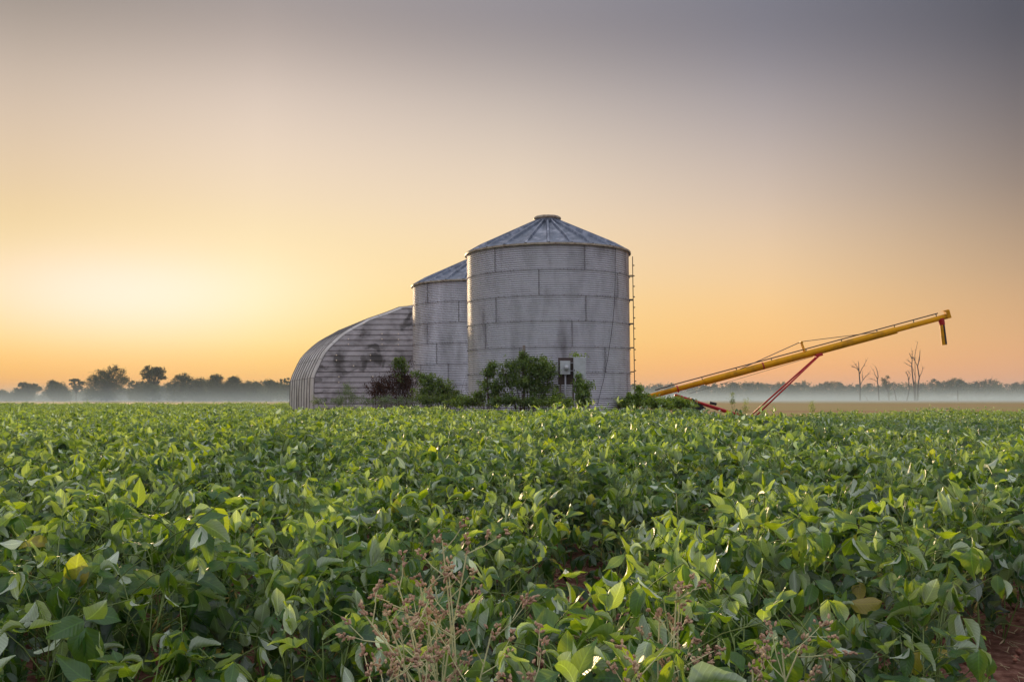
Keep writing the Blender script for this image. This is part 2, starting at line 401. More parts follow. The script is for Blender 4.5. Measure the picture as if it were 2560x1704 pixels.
def seam_angle(px, cx=1374., hw=202.):
    s = max(-1, min(1, (px-cx)/hw)); return -PI/2 + math.asin(s)
BX, BY = at(1374, 996, 35.3).x, 35.3
lip1 = at(1374, 606, 35.3-2.81).z
sm = [(0,seam_angle(1243.5)),(0,seam_angle(1453)),(0,seam_angle(1560)),(1,seam_angle(1182.5)),(1,seam_angle(1345.5)),(1,seam_angle(1535.6)),(2,seam_angle(1245)),(2,seam_angle(1454.7)),(3,seam_angle(1219)),(3,seam_angle(1421)),(4,seam_angle(1300)),(4,seam_angle(1500)),(5,seam_angle(1560)),(5,seam_angle(1215)),(6,seam_angle(1460))]
bin1, bz, zl1 = make_bin(BX, BY, lip1-(g(BX, BY)-.02), 'large round corrugated steel grain bin in front, with a side ladder', R(.55), galv_wall, sm, -PI/2-R(1.3))
B2Y = 43.0; B2X = at(1199, 996, 43).x
lip2 = at(1199, 697, B2Y-2.81).z
s2 = [(r, seam_angle(x, 1199., 166.)) for r, x in ((0,1077.5),(1,1155),(2,1077),(3,1101),(4,1130),(0,1200),(2,1210),(4,1060),(5,1090))]
bin2, _, _ = make_bin(B2X, B2Y, lip2-(g(B2X, B2Y)-.02), 'round corrugated steel grain bin half hidden between the hut and the front bin', R(.2), galv_wall_b, s2, -PI/2+R(4))
# ladder (part of the front bin)
lad = MB(); th = R(-2.5); zt_ = zl1-.12; zb_ = .15
ca, sa = math.cos(th), math.sin(th); rad_ = Vector((ca, sa, 0)); tan_ = Vector((-sa, ca, 0))
railpos = []
for k, off in enumerate((-.17, .17)):
    p = rad_*(2.74+.135+.02*k)+tan_*off; railpos.append(p)
    lad.box((p.x, p.y, (zt_+zb_)/2), (.022, .022, zt_-zb_), Matrix.Rotation(th, 3, 'Z'))
ladr = lad.build('ladder', steel, bin1)
z = zb_+.1; i = 0
while z < zt_-.1:
    rg = MB()
    a_, b_ = railpos[0]+Vector((0,0,z)), railpos[1]+Vector((0,0,z))
    rg.tube([a_, b_], .011, n=6); 
    e = (a_+b_)/2
    rg.box(a_+rad_*.035, (.045,.03,.035), Matrix.Rotation(th, 3, 'Z'))
    rg.build('rung', steel, ladr)
    z += .356; i += 1
z = zt_-.65
while z > .3:
    for p in railpos:
        bk = MB()
        q = p.normalized()*2.74
        bk.box(((p.x+q.x)/2, (p.y+q.y)/2, z), ((p-q).length, .02, .03), Matrix.Rotation(th, 3, 'Z'))
        bk.build('bracket', steel, ladr)
    z -= .8128
# hanging cable on the front bin wall
cb = MB(); pts = []
for (px, py) in ((1525,612),(1524,660),(1524,700),(1522,755),(1517,805),(1511,850),(1503,900),(1494,945),(1484,985),(1478,1012)):
    a = seam_angle(px); r = 2.775
    p0 = at(px, py, BY+math.sin(a)*r); pts.append(Vector((BX+math.cos(a)*r + (p0.z-3)*-.0096*0, BY+math.sin(a)*r, p0.z)))
cb.tube(pts, .0075, n=5); o = cb.build('power_cable', dark_metal)
tag(o, 'thin black cable drooping down the front of the large grain bin', 'cable')
# ------------------------------------------------------------------ quonset hut
def make_hut():
    D = 48.; cz = 4.9
    uh = [(2427,-38),(2427,60),(2422,252),(2395,330),(2362,402),(2325,482),(2282,562),(2236,618),(2182,672),(2115,733),(2042,792),(1945,850),(1842,905),(1742,962),(1625,1002),(1502,1045),(1345,1108),(1240,1118),(1100,1145),(1000,1160),(882,1166)]
    P = [Vector((-u/cz/F*D, D, HC+h/cz/F*D)) for u, h in uh]
    gz = g(-9, D)-.05
    P[0].z = gz
    xa = P[-1].x
    Q = [Vector((2*xa-p.x, p.y, p.z)) for p in P[::-1][1:]]
    arch = P+Q
    org = Vector((P[0].x, D, gz))
    root = empty('quonset_hut', org, 'arched grey sheet-metal quonset hut behind the bins with stained end wall', 'hut')
    yawt = .05
    def sk(p, t=0, out=0):     # skewed extrusion backwards
        q = p - org
        q = Vector((q.x, q.x*yawt*0, q.z))
        return q + Vector((-2.98, 9.14, 0))*t
    # end wall: horizontal boards with shadow gaps, clipped to the arch
    def xspan(z):
        # left x of the arch at height z
        for a, b in zip(P[:-1], P[1:]):
            if a.z <= z <= b.z+1e-9 and b.z > a.z:
                t = (z-a.z)/(b.z-a.z); return a.x+(b.x-a.x)*t
        return None
    wb = MB(); dz = .243; z = gz+.02; k = 0
    rr = random.Random(4)
    while z < P[-1].z-.03:
        zt = min(z+dz-.024, P[-1].z-.02); xs = []
        sub = 5; ring = []
        left = []
        for i in range(sub+1):
            zz = z+(zt-z)*i/sub; x = xspan(zz)
            if x is None: x = xa-.1
            left.append((x+.035, zz))
        yo = -.012*rr.random()
        # profile of a board: slight ridges
        ridge = [-.012, -.022, -.022, -.020, -.023, -.024]
        vs = []; fs = []
        for i, (x, zz) in enumerate(left):
            for xx in (x, 2*xa-x):
                vs.append(Vector((xx-org.x, yo+ridge[i], zz-org.z)))
        n0 = len(vs)
        for i in range(sub): fs.append((2*i, 2*i+1, 2*i+3, 2*i+2))
        # top and bottom returns
        for (x, zz) in (left[0], left[-1]):
            for xx in (x, 2*xa-x): vs.append(Vector((xx-org.x, .05, zz-org.z)))
        fs.append((0, n0, n0+1, 1)); fs.append((2*sub, 2*sub+1, n0+3, n0+2))
        wb.add(vs, fs)
        z += dz; k += 1
    wm = sheet_mat.copy(); wm.name = 'stained_end_wall'; N = wm.node_tree.nodes; L = wm.node_tree.links; P_ = N['Principled BSDF']
    src = P_.inputs['Base Color'].links[0].from_socket
    tc = N.new('ShaderNodeTexCoord'); nz = N.new('ShaderNodeTexNoise'); nz.inputs['Scale'].default_value = 2.2; nz.inputs['Detail'].default_value = 6; L.new(tc.outputs['Object'], nz.inputs['Vector'])
    va = N.new('ShaderNodeVectorMath'); va.operation = 'MULTIPLY_ADD'; L.new(nz.outputs['Color'], va.inputs[0]); va.inputs[1].default_value = (.9,0,.9); L.new(tc.outputs['Object'], va.inputs[2])
    def spots(lst):
        cur = None
        for px, py, rx, rz, st in lst:
            cx = (px-1280)/F*D - org.x + .45; cz_ = HC+(996-py)/F*D - org.z + .45
            sb = N.new('ShaderNodeVectorMath'); sb.operation = 'SUBTRACT'; L.new(va.outputs[0], sb.inputs[0]); sb.inputs[1].default_value = (cx, 0, cz_)
            ml = N.new('ShaderNodeVectorMath'); ml.operation = 'MULTIPLY'; L.new(sb.outputs[0], ml.inputs[0]); ml.inputs[1].default_value = (F/D/rx, 0, F/D/rz)
            ln_ = N.new('ShaderNodeVectorMath'); ln_.operation = 'LENGTH'; L.new(ml.outputs[0], ln_.inputs[0])
            mr = N.new('ShaderNodeMapRange'); mr.inputs['From Min'].default_value = 1.15; mr.inputs['From Max'].default_value = .55; mr.inputs['To Max'].default_value = st; L.new(ln_.outputs['Value'], mr.inputs['Value'])
            if cur is None: cur = mr.outputs[0]
            else:
                mx = N.new('ShaderNodeMath'); mx.operation = 'MAXIMUM'; L.new(cur, mx.inputs[0]); L.new(mr.outputs[0], mx.inputs[1]); cur = mx.outputs[0]
        return cur
    d1 = spots([(940,893,20,20,.85),(938,868,24,9,.8),(958,905,9,14,.7),(912,912,12,22,.7),(848,898,13,26,.7),(812,921,22,6,.6),(1012,812,20,9,.7),(1020,790,7,22,.8),(905,830,10,7,.5),(792,950,10,8,.6),(880,925,60,5,.45),(800,982,26,4,.5),(975,850,30,12,.35)])
    d2 = spots([(890,890,26,18,.45),(985,890,18,14,.4),(930,945,40,12,.3),(940,828,26,12,.25)])
    m1 = N.new('ShaderNodeMix'); m1.data_type = 'RGBA'; L.new(d2, m1.inputs[0]); L.new(src, m1.inputs[6]); m1.inputs[7].default_value = (.70,.68,.70,1)
    m2 = N.new('ShaderNodeMix'); m2.data_type = 'RGBA'; L.new(d1, m2.inputs[0]); L.new(m1.outputs[2], m2.inputs[6]); m2.inputs[7].default_value = (.075,.07,.065,1)
    L.new(m2.outputs[2], P_.inputs['Base Color'])
    wall = wb.build('end_wall', wm, root)
    bk = MB(); vs = [sk(p) + Vector((0, .04, 0)) for p in arch]; bk.add(vs, [tuple(range(len(vs)))[::-1]]); bk.build('wall_backing', dark_metal, wall)
    bm_ = simple('daylight_dot_paint', (.95,.82,.62), rough=.4, metal=0)  # pale discs imitating daylight showing through holes in the wall
    for (px, py) in ((871,847),(871,860),(955,834),(955,847),(955,860),(996,834),(996,848),(996,861),(841,887),(841,900),(926,887),(926,900),(884,914),(847,941),(932,941),(847,955)):
        p = at(px, py, D-.05)-org; bo = MB(); bo.tube([p, p+Vector((0,.03,0))], .032, n=8); bo.build('daylight_dot', bm_, wall)
    # shell of ribs following the arch
    sh = MB(); nr = 9; sub = 10; rows = []
    for i in range(nr*sub+1):
        t = i/(nr*sub); ph = (i % sub)/sub
        bump = .08*abs(math.sin(PI*ph))**.8
        row = []
        for j, p in enumerate(arch):
            a = arch[max(0, j-1)]; b = arch[min(len(arch)-1, j+1)]
            tn = (b-a).normalized(); nrm = Vector((-tn.z, 0, tn.x))
            row.append(sk(p + nrm*(.02+bump*(1 if .0 < t < 1 else 0)), t))
        rows.append(row)
    m = len(arch); vs = [p for r in rows for p in r]
    fs = [(i*m+j, i*m+j+1, (i+1)*m+j+1, (i+1)*m+j) for i in range(len(rows)-1) for j in range(m-1)]
    sh.add(vs, fs); shell = sh.build('shell', shell_mat, root, smooth=True)
    sm_ = simple('rib_groove_shade', (.13,.12,.12), rough=.7)  # dark tubes standing in for shade in the grooves between ribs
    for k in range(nr):
        rs = MB(); i = k*sub+6; rs.tube([v for v in rows[i]], .034, n=4); rs.build('rib_groove_shade', sm_, shell)
    ho = MB()      # horizontal lap lines across the ribs
    for j in (2, 5, 8, 11, 14):
        for jj in (j, len(arch)-1-j):
            p = arch[jj]; a = arch[max(0, jj-1)]; b = arch[min(len(arch)-1, jj+1)]; tn = (b-a).normalized(); nrm = Vector((-tn.z, 0, tn.x))
            pts = [rows[i][jj]+nrm*.006 for i in range(0, len(rows), 1)]
            ho.tube(pts, .008, n=4)
    ho.build('sheet_lap', seam_mat, shell)
    tr = MB(); tr.tube([sk(p)+Vector((0,-.0,0)) for p in arch], .014, n=6); tr.build('edge_trim', rim_mat if False else shell_mat, root)
    # far end wall
    fe = MB(); vs = [sk(p, .995) for p in arch]; fe.add(vs, [tuple(range(len(vs)))]); fe.build('rear_wall', sheet_mat, root)
make_hut()
# ------------------------------------------------------------------ auger
def make_auger():
    D = 42.
    A = at(1480, 1026, D); Bp = at(2368, 790, D)
    A0 = at(1649, 984, D)
    A = A0 + (A0-Bp).normalized()*2.6
    org = Vector((at(1890, 996, D).x, D, g(16, D)))
    root = empty('grain_auger', org, 'long yellow grain auger on red wheeled frame rising beside the bins', 'auger')
    def q(px, py, dy=0): return at(px, py, D+dy)-org
    a = A-org; b = Bp-org; d = (b-a).normalized(); up = Vector((0,-1,0)).cross(d).normalized()
    if up.z < 0: up = -up
    Ln = (b-a).length
    def on(px):    # tube point at pixel column
        t = (at(px, 900, D).x-A.x)/(Bp.x-A.x); return a+(b-a)*t
    tb = MB(); tb.tube([a, b], .105, n=20); tube = tb.build('tube', yellow, root, smooth=True)
    ow = MB(); ow.tube([on(1757), on(1765), on(2240), on(2243)], [.107,.128,.128,.108], n=20); ow.build('tube_sleeve', yellow, tube, smooth=True)
    for px in (1693, 1907):
        fl = MB(); fl.tube([on(px)-d*.025, on(px)+d*.025], .15, n=20); fl.build('flange', red, tube)
    tk = MB(); rot = Matrix((d, Vector((0,1,0)), up)).transposed()
    mid = (on(1760)+on(2243))/2; ln = (on(2243)-on(1760)).length
    tk.box(mid-up*.135, (ln, .07, .03), rot); tk.build('track', yellow, tube)
    # drive line above the tube with brackets
    dl = MB(); o1 = up*.21+Vector((0,-.02,0)); dl.tube([on(1640)+up*.19, on(1700)+o1, on(2350)+o1], .022, n=8); dl.build('drive_shaft', dark_metal, root, smooth=True)
    for px in (1757, 1843, 1931, 2018, 2107, 2196, 2240, 2288, 2345):
        br = MB(); br.box(on(px)+up*.155, (.03,.05,.12), rot); br.build('shaft_bracket', dark_metal, root)
    # truss post and cables
    t1 = q(2003, 855); f1 = on(2012)
    ps = MB(); 
    ps.tube([on(2012)+Vector((0,-.08,.1)), t1+Vector((0,-.07,0))], .03, n=6); ps.tube([on(2012)+Vector((0,.08,.1)), t1+Vector((0,.07,0))], .03, n=6); ps.box(t1, (.1,.22,.05))
    ps.build('truss_post', yellow, root)
    for dy in (-.06, .06):
        w1 = MB(); w1.tube([on(1850)+up*.11+Vector((0,dy,0)), t1+Vector((0,dy,.02)), on(2192)+up*.12+Vector((0,dy,0))], .013, n=5); w1.build('truss_cable', wire_mat, root)
    w2 = MB(); w2.tube([q(1722, 984, -.2), on(2030)-up*.16], .008, n=5); w2.build('winch_cable', wire_mat, root)
    # red lift legs from the track down to the axle
    axle = q(1874, 1047); topc = q(2046, 889)
    for dy in (-1, 1):
        lg = MB(); lg.tube([topc+Vector((0,dy*.1,0)), axle+Vector((dy*.07,dy*.75,0))], .034, n=8); lg.build('lift_leg', red, root, smooth=True)
    cp = MB(); cp.box(topc+Vector((0,0,.03)), (.28,.3,.12), rot); cp.build('lift_carriage', red, root)
    # red lower arms to the axle
    for dy in (-1, 1):
        ar = MB(); s_ = q(1688, 987); ar.tube([s_+Vector((0,dy*.14,0)), axle+Vector((0,dy*.6,0))], .05, n=8); ar.build('lower_arm', red, root, smooth=True)
    ax = MB(); ax.tube([axle+Vector((0,-1,0)), axle+Vector((0,1,0))], .045, n=10); ax.build('axle', red, root)
    for dy in (-1.05, 1.05):
        c = axle+Vector((0,dy,0)); 
        c.z = .31
        wh = MB()
        prof = [(.19,-.09),(.27,-.1),(.31,-.07),(.31,.07),(.27,.1),(.19,.09)]
        wh.lathe(prof, n=28, closed=True); o = wh.build('wheel', black_, root, smooth=True); o.location = c; o.rotation_euler = (PI/2,0,0)
        rm = MB(); rm.lathe([(.001,-.03),(.1,-.03),(.19,-.07),(.19,.07),(.1,.03),(.001,.03)], n=20); r2 = rm.build('rim', red, o)
    # black guard and jack tube on the lower arm
    gd = MB(); p = [q(1726,994), q(1737,1001), q(1762,1020), q(1740,1040), q(1729,1040)]
    vs = [v+Vector((0,dy,0)) for dy in (-.3,.3) for v in p]; n = 5
    gd.add(vs, [tuple(range(n)), tuple(range(n,2*n))[::-1]]+[(i, i+n, (i+1) % n+n, (i+1) % n) for i in range(n)])
    gd.build('guard', black_, root)
    jk = MB(); jk.tube([q(1774,1006,-.3), q(1791,1010,-.3)], .055, n=12); jk.build('jack', black_, root, smooth=True)
    # head and spout
    hd = MB()
    hc = b + d*.12
    hd.box(hc+up*.06-d*.09, (.16,.22,.33), rot); hd.box(hc+up*.235-d*.14, (.22,.2,.03), rot)
    hd.build('head_gearbox', yellow, root)
    cn = MB(); cn.tube([q(2352,796), q(2356,812)], [.13,.11], n=14); cn.build('spout_clamp', red, root)
    sp = MB(); sp.tube([q(2355,808), q(2361,862)], [.10,.105], n=16, cap=False); o = sp.build('spout', yellow, root, smooth=True)
    bt = MB()
    bt.tube([q(2355,812)+Vector((.035,-.09,0)), q(2361,860)+Vector((.035,-.095,0))], .04, n=8); bt.build('spout_dark_face', dark_metal, o)  # dark strip down the face of the spout
make_auger()
# ------------------------------------------------------------------ meter and cabinet
def make_meter():
    D = 31.75
    def q(px, py, dy=0): return at(px, py, D+dy)
    org = q(1415, 996); org.z = g(1.7, D)
    root = empty('electric_meter', org, 'grey electric meter box on brown board with white conduit, before front bin', 'meter')
    c = (q(1396,894)+q(1436,961))/2-org
    b = MB(); b.box(c, ((q(1437,900)-q(1396,900)).x, .035, (q(1396,894)-q(1396,961)).z)); b.build('board', ply_mat, root)
    b = MB()
    for px in (1401, 1433):
        p = q(px, 900)-org; b = MB(); b.box((p.x, .06, (p.z)/2+.0), (.05,.06,p.z)); b.build('post', wood_mat, root)
    c = (q(1400,902.6)+q(1424.5,935.2))/2-org
    w_ = (q(1424.5,900)-q(1400,900)).x; h_ = (q(1400,902.6)-q(1400,935.2)).z
    b = MB(); b.box(c+Vector((0,-.085,0)), (w_, .12, h_)); b.box(c+Vector((0,-.15,-.0)), (w_+.015,.012,h_+.015)); bx = b.build('meter_box', box_mat, root)
    bv = bx.modifiers.new('b','BEVEL'); bv.width = .006; bv.segments = 2
    mc = q(1415.5,919)-org; 
    r = MB(); r.tube([mc+Vector((0,-.15,0)), mc+Vector((0,-.19,0))], .088, n=24); r.build('ring', box_mat, bx, smooth=False)
    r = MB(); r.tube([mc+Vector((0,-.188,0)), mc+Vector((0,-.25,0)), mc+Vector((0,-.275,0))], [.075,.072,.05], n=24); r.build('glass', glass_mat, bx, smooth=True)
    r = MB(); r.box(mc+Vector((.01,-.277,.005)), (.05,.006,.03)); r.build('dial', white_mat, bx)
    t = q(1413, 935)-org; b = MB(); b.tube([(t.x,-.085,t.z+.01),(t.x,-.085,0)], .028, n=12); b.tube([(t.x,-.085,t.z+.0),(t.x,-.085,t.z-.05)], .036, n=12); b.build('conduit', pvc_mat, root, smooth=True)
    c = (q(1432.7,894)+q(1463,946.6))/2
    w_ = (q(1463,900)-q(1432.7,900)).x; h_ = (q(1440,894)-q(1440,946.6)).z
    o2 = Vector((c.x, D, g(2,D)))
    r2 = empty('breaker_cabinet', o2, 'taller blank grey breaker cabinet to the right of the round meter', 'cabinet')
    cc = c-o2
    b = MB(); b.box(cc+Vector((0,-.14,0)), (w_-.012,.2,h_-.012)); b.box(cc+Vector((.005,-.12,h_/2+.0)), (w_+.02,.26,.012)); bd = b.build('body', box_mat, r2)
    b = MB(); b.box(cc+Vector((0,-.25,-.003)), (w_,.018,h_-.01)); dr = b.build('door', box_mat, r2); bv = dr.modifiers.new('b','BEVEL'); bv.width = .005
    b = MB(); b.box(cc+Vector((-w_/2+.03,-.268,-.07)), (.02,.02,.05)); b.build('latch', dark_metal, dr)
    b = MB(); b.box((cc.x+.02,.02,cc.z/2), (.09,.09,cc.z+.2)); b.build('post', wood_mat, r2)
    for dz in (.16, -.08):
        b = MB(); b.tube([cc+Vector((-w_/2,-.12,dz)), cc+Vector((-w_/2-.13,-.10,dz))], .014, n=8); b.build('conduit', pvc_mat, r2)
    p = q(1310, 863, .1); b = MB(); h = p.z-g(.4,D)
    b.box((0,0,h/2), (.085,.085,h)); o = b.build('wooden_post', wood_mat); o.location = (p.x, D+.1, g(.4,D))
    tag(o, 'square wooden post standing up out of the leafy shrub before the bin', 'post')
make_meter()
# ------------------------------------------------------------------ plants
def diamond(mb, p, d, nrm, ln, wd, tint, mi=0):
    d = d.normalized(); s = d.cross(nrm)
    if s.length < 1e-4: s = d.cross(Vector((1,.3,.2)))
    s.normalize(); n = s.cross(d)
    m = p+d*ln*.42
    mb.add([p, m+s*wd*.5+n*wd*.12, p+d*ln, m-s*wd*.5+n*wd*.12, m-n*wd*.05], [(0,4,2,1),(0,3,2,4)], mi, None, tint)
def rdir(r, up=.0):
    while True:
        v = Vector((r.uniform(-1,1), r.uniform(-1,1), r.uniform(-1,1)))
        if .05 < v.length < 1: v.z += up; return v.normalized()
def shrub(name, px, base_py, D, blobs, label, cat, leafm, stemm, n=2500, ln=.1, wd=.035, seed=1, group=None, stems=7, droop=0, upright=False, stemr=.012, hang=False):
    """blobs: (px, py, rx_px, rz_px[, weight]) in photo pixels, at real depth D"""
    r = random.Random(seed); org = at(px, base_py, D); org.z = g(org.x, D)-.03
    root = empty(name, org, label, cat, group)
    st = MB(); lf = MB(); s = D/F
    B = []
    for bl in blobs:
        c = at(bl[0], bl[1], D)-org; B.append((c, bl[2]*s, bl[3]*s, bl[4] if len(bl) > 4 else bl[2]*bl[3]))
    tot = sum(b[3] for b in B)
    if stems:
        for k in range(stems):
            c, rx, rz, _ = B[k % len(B)]
            tip = c+Vector((r.uniform(-.7,.7)*rx, r.uniform(-.6,.6)*rx, r.uniform(-.1,.8)*rz))
            b0 = Vector((tip.x*.25+r.uniform(-.08,.08), r.uniform(-.08,.08), 0))
            if upright: b0 = Vector((tip.x*.9, tip.y, 0))
            p = [b0]; 
            for i in range(1, 6):
                t = i/5; q = b0.lerp(tip, t); q += Vector((r.uniform(-.04,.04), r.uniform(-.04,.04), .06*math.sin(t*PI))); p.append(q)
            st.tube(p, [stemr*(1-.7*i/5) for i in range(6)], n=5)
            if not upright and k % 2 == 0:
                e = tip+Vector((r.uniform(-.25,.25)*rx, r.uniform(-.2,.2), rz*r.uniform(.25,.7))); st.tube([tip, (tip+e)/2+Vector((.02,0,.02)), e], [stemr*.35, stemr*.28, stemr*.18], n=4)
            for i in range(2, 6):
                for _ in range(3):
                    e = p[i]+rdir(r, .3)*r.uniform(.12, .35)*min(1.2, rx+.3); st.tube([p[i], (p[i]+e)/2+Vector((0,0,.02)), e], [stemr*.35, stemr*.25, stemr*.15], n=4)
    for c, rx, rz, w_ in B:
        nb = int(n*w_/tot); 
        clumps = [(Vector((r.gauss(0,.5)*rx, r.gauss(0,.5)*rx*.8, r.gauss(0,.5)*rz)), r.uniform(.15,.38)*max(.2,min(rx,rz)), r.uniform(0,1)) for _ in range(max(8, nb//28))]
        for i in range(nb):
            cc, cr, tn = clumps[r.randrange(len(clumps))]
            p = c+cc+Vector((r.gauss(0,1), r.gauss(0,1), r.gauss(0,.8)))*cr
            if p.z < .01: p.z = r.uniform(.02,.2)
            d = rdir(r, -.25 if droop == 0 else -droop); nr = rdir(r, 1.2)
            if upright: d = rdir(r, 2.5)
            diamond(lf, p, d, nr, ln*r.uniform(.6,1.3), wd*r.uniform(.7,1.25), min(1, max(0, tn*.6+r.uniform(0,.4))))
    if st.v: st.build('stem', stemm, root)
    lf.build('foliage', leafm, root)
    return root
G = 'shrubs and weeds growing against the bins'
shrub('shrub', 1312, 1010, 31.5, [(1300,915,40,24),(1345,922,36,24),(1272,945,28,22),(1318,955,45,22),(1370,930,24,30),(1306,890,14,12),(1335,897,22,10),(1350,978,38,20,500),(1275,990,20,12,150)], 'large leafy green shrub against the front bin, left of the meter', 'shrub', shrubleaf, stem_red, n=9000, seed=3, group=G, stems=14, stemr=.016)
shrub('shrub', 1225, 1012, 31.6, [(1232,912,14,8),(1218,930,16,12),(1210,960,14,14,90),(1238,975,18,16,260),(1200,990,14,14,180)], 'thin reddish-stemmed shrub at the left edge of the front bin', 'shrub', shrubleaf, stem_red, n=2600, seed=5, group=G, stems=12, stemr=.013)
shrub('shrub', 1085, 1012, 38.5, [(1062,945,22,14),(1085,960,34,18),(1112,975,30,20),(1070,985,34,18),(1040,935,10,10,90),(1135,990,20,16)], 'bushy green shrub in front of the half hidden bin', 'shrub', shrubleaf, stem_green, n=7000, seed=8, group=G, stems=12, ln=.085)
shrub('dock_weeds', 985, 1012, 41, [(938,978,20,24),(962,968,26,30),(1000,958,28,38),(1022,972,20,30)], 'clump of dark brown dried weeds standing before the hut', 'weeds', brownleaf, stem_red, n=7500, seed=11, group=G, stems=60, upright=True, ln=.08, wd=.022, stemr=.009)
shrub('sapling', 1000, 1012, 40.6, [(998,902,16,12),(1004,918,14,12),(990,912,10,8),(1000,940,9,14,60)], 'slender leafy sapling rising above the brown weeds by the hut', 'sapling', shrubleaf, bark, n=1000, seed=12, group=G, stems=4, ln=.1, wd=.045)
shrub('pale_bush', 874, 1012, 44, [(872,985,18,18),(868,968,12,10,120),(885,995,22,10),(850,998,14,9)], 'wispy pale green bush at the foot of the hut end wall', 'bush', paleleaf, stem_green, n=2600, seed=14, group=G, stems=24, ln=.05, wd=.014, upright=True, stemr=.006)
shrub('low_bush', 960, 1012, 40, [(960,1000,34,9),(1010,1002,30,8),(920,1003,20,7)], 'low grey green undergrowth at the foot of the brown weeds', 'undergrowth', paleleaf, stem_green, n=2200, seed=15, group=G, stems=8, ln=.06, wd=.025)
shrub('vine', 1455, 1012, 31.4, [(1446,955,10,14),(1455,980,16,22),(1470,965,10,16,70),(1462,1003,20,10)], 'vine hanging below the grey breaker cabinet', 'vine', shrubleaf, stem_red, n=2300, seed=17, group=G, stems=7)
shrub('vine', 1452, 1012, 31.9, [(1447,888,14,4),(1440,893,6,4)], 'small vine tuft peeping over the top of the breaker cabinet', 'vine', vineleaf, stem_green, n=170, seed=18, group=G, stems=3, ln=.06)
shrub('weed_patch', 1395, 1012, 31.2, [(1380,1003,24,9),(1415,1003,22,9),(1383,985,9,9,60),(1350,1006,20,6)], 'bright green low weeds under the meter post', 'weeds', vineleaf, stem_green, n=1500, seed=19, group=G, stems=8)
shrub('weed_patch', 1180, 1012, 33, [(1165,1000,30,10),(1140,1003,20,8),(1195,1004,20,8)], 'low green weeds between the two grain bins', 'weeds', shrubleaf, stem_green, n=1500, seed=20, group=G, stems=8)
shrub('vine_mound', 1600, 1018, 33.5, [(1598,993,22,10),(1572,1008,24,11),(1625,1006,32,11),(1600,974,6,9,50),(1645,1011,28,9)], 'leafy vine mound at the right foot of the front bin', 'vine', vineleaf, stem_red, n=5200, seed=22, group=G, stems=9, ln=.09, wd=.055)
shrub('vine_mound', 1690, 1020, 34.5, [(1690,1005,30,10),(1714,1009,20,9),(1668,1010,24,10)], 'leafy vine mound under the low end of the auger', 'vine', vineleaf, stem_red, n=4600, seed=23, group=G, stems=9, ln=.09, wd=.055)
for (px, top, D, lb, sd_) in ((1831,978,38,'tall thin weed standing in the gap between auger frame arm and red legs',31),(1864,996,38,'short bushy weed just left of the red auger legs',32),(2030,1000,38,'small green weed at crop edge right of the red legs',33)):
    shrub('roadside_weed', px, 1020, D, [(px,top+10,3,9),(px,top+26,6,9)], lb, 'weed', shrubleaf, stem_green, n=160, seed=sd_, stems=4, upright=True, ln=.06, wd=.02, stemr=.006)
shrub('low_bush', 1110, 1012, 37, [(1060,1000,24,10),(1105,998,26,12),(1145,1000,22,11)], 'knee-high green undergrowth between brown weeds and the two bins', 'undergrowth', shrubleaf, stem_green, n=2400, seed=61, group=G, stems=10)
shrub('low_bush', 820, 1010, 46, [(800,1002,24,7),(845,1003,26,7)], 'thin strip of low weeds at the left foot of the hut wall', 'undergrowth', paleleaf, stem_green, n=1300, seed=62, group=G, stems=8, ln=.06, wd=.025)
shrub('low_bush', 1270, 1012, 31.3, [(1240,1003,22,9),(1275,1002,26,9),(1330,1003,26,10)], 'dark low weeds around the stems of the big shrub', 'undergrowth', shrubleaf, stem_red, n=2200, seed=63, group=G, stems=8)
# wispy dry grass before the far bin
def wisps(px, D, hs, label, seed, name='dry_grass'):
    r = random.Random(seed); org = at(px, 1005, D); org.z = g(org.x, D)
    b = MB()
    for (dx, h, bend) in hs:
        p = [Vector((dx, r.uniform(-.1,.1), 0))]
        for i in range(1, 8):
            t = i/7; p.append(Vector((dx+bend*t*t*t, p[0].y, h*(t-.12*abs(bend)*t**4))))
        b.tube(p, [.007*(1-.75*i/7) for i in range(8)], n=4)
    o = b.build(name, stem_red if seed % 2 else stem_tan); o.location = org
    tag(o, label, 'grass', G)
wisps(1140, 37.5, [(-.5,1.9,.5),(-.3,2.0,-.3),(-.1,1.7,.6),(.1,2.1,.3),(.3,1.8,-.4),(.5,1.6,.4),(0,1.2,-.5),(-.2,1.5,.15)], 'tall arching dry grass stalks in front of the half hidden bin', 41)
wisps(1188, 32, [(-.3,1.55,-.35),(-.15,1.3,.2),(.0,1.45,-.3),(.1,1.1,.3)], 'bare red dead stalks leaning at the left foot of the front bin', 43, 'dead_stalks')
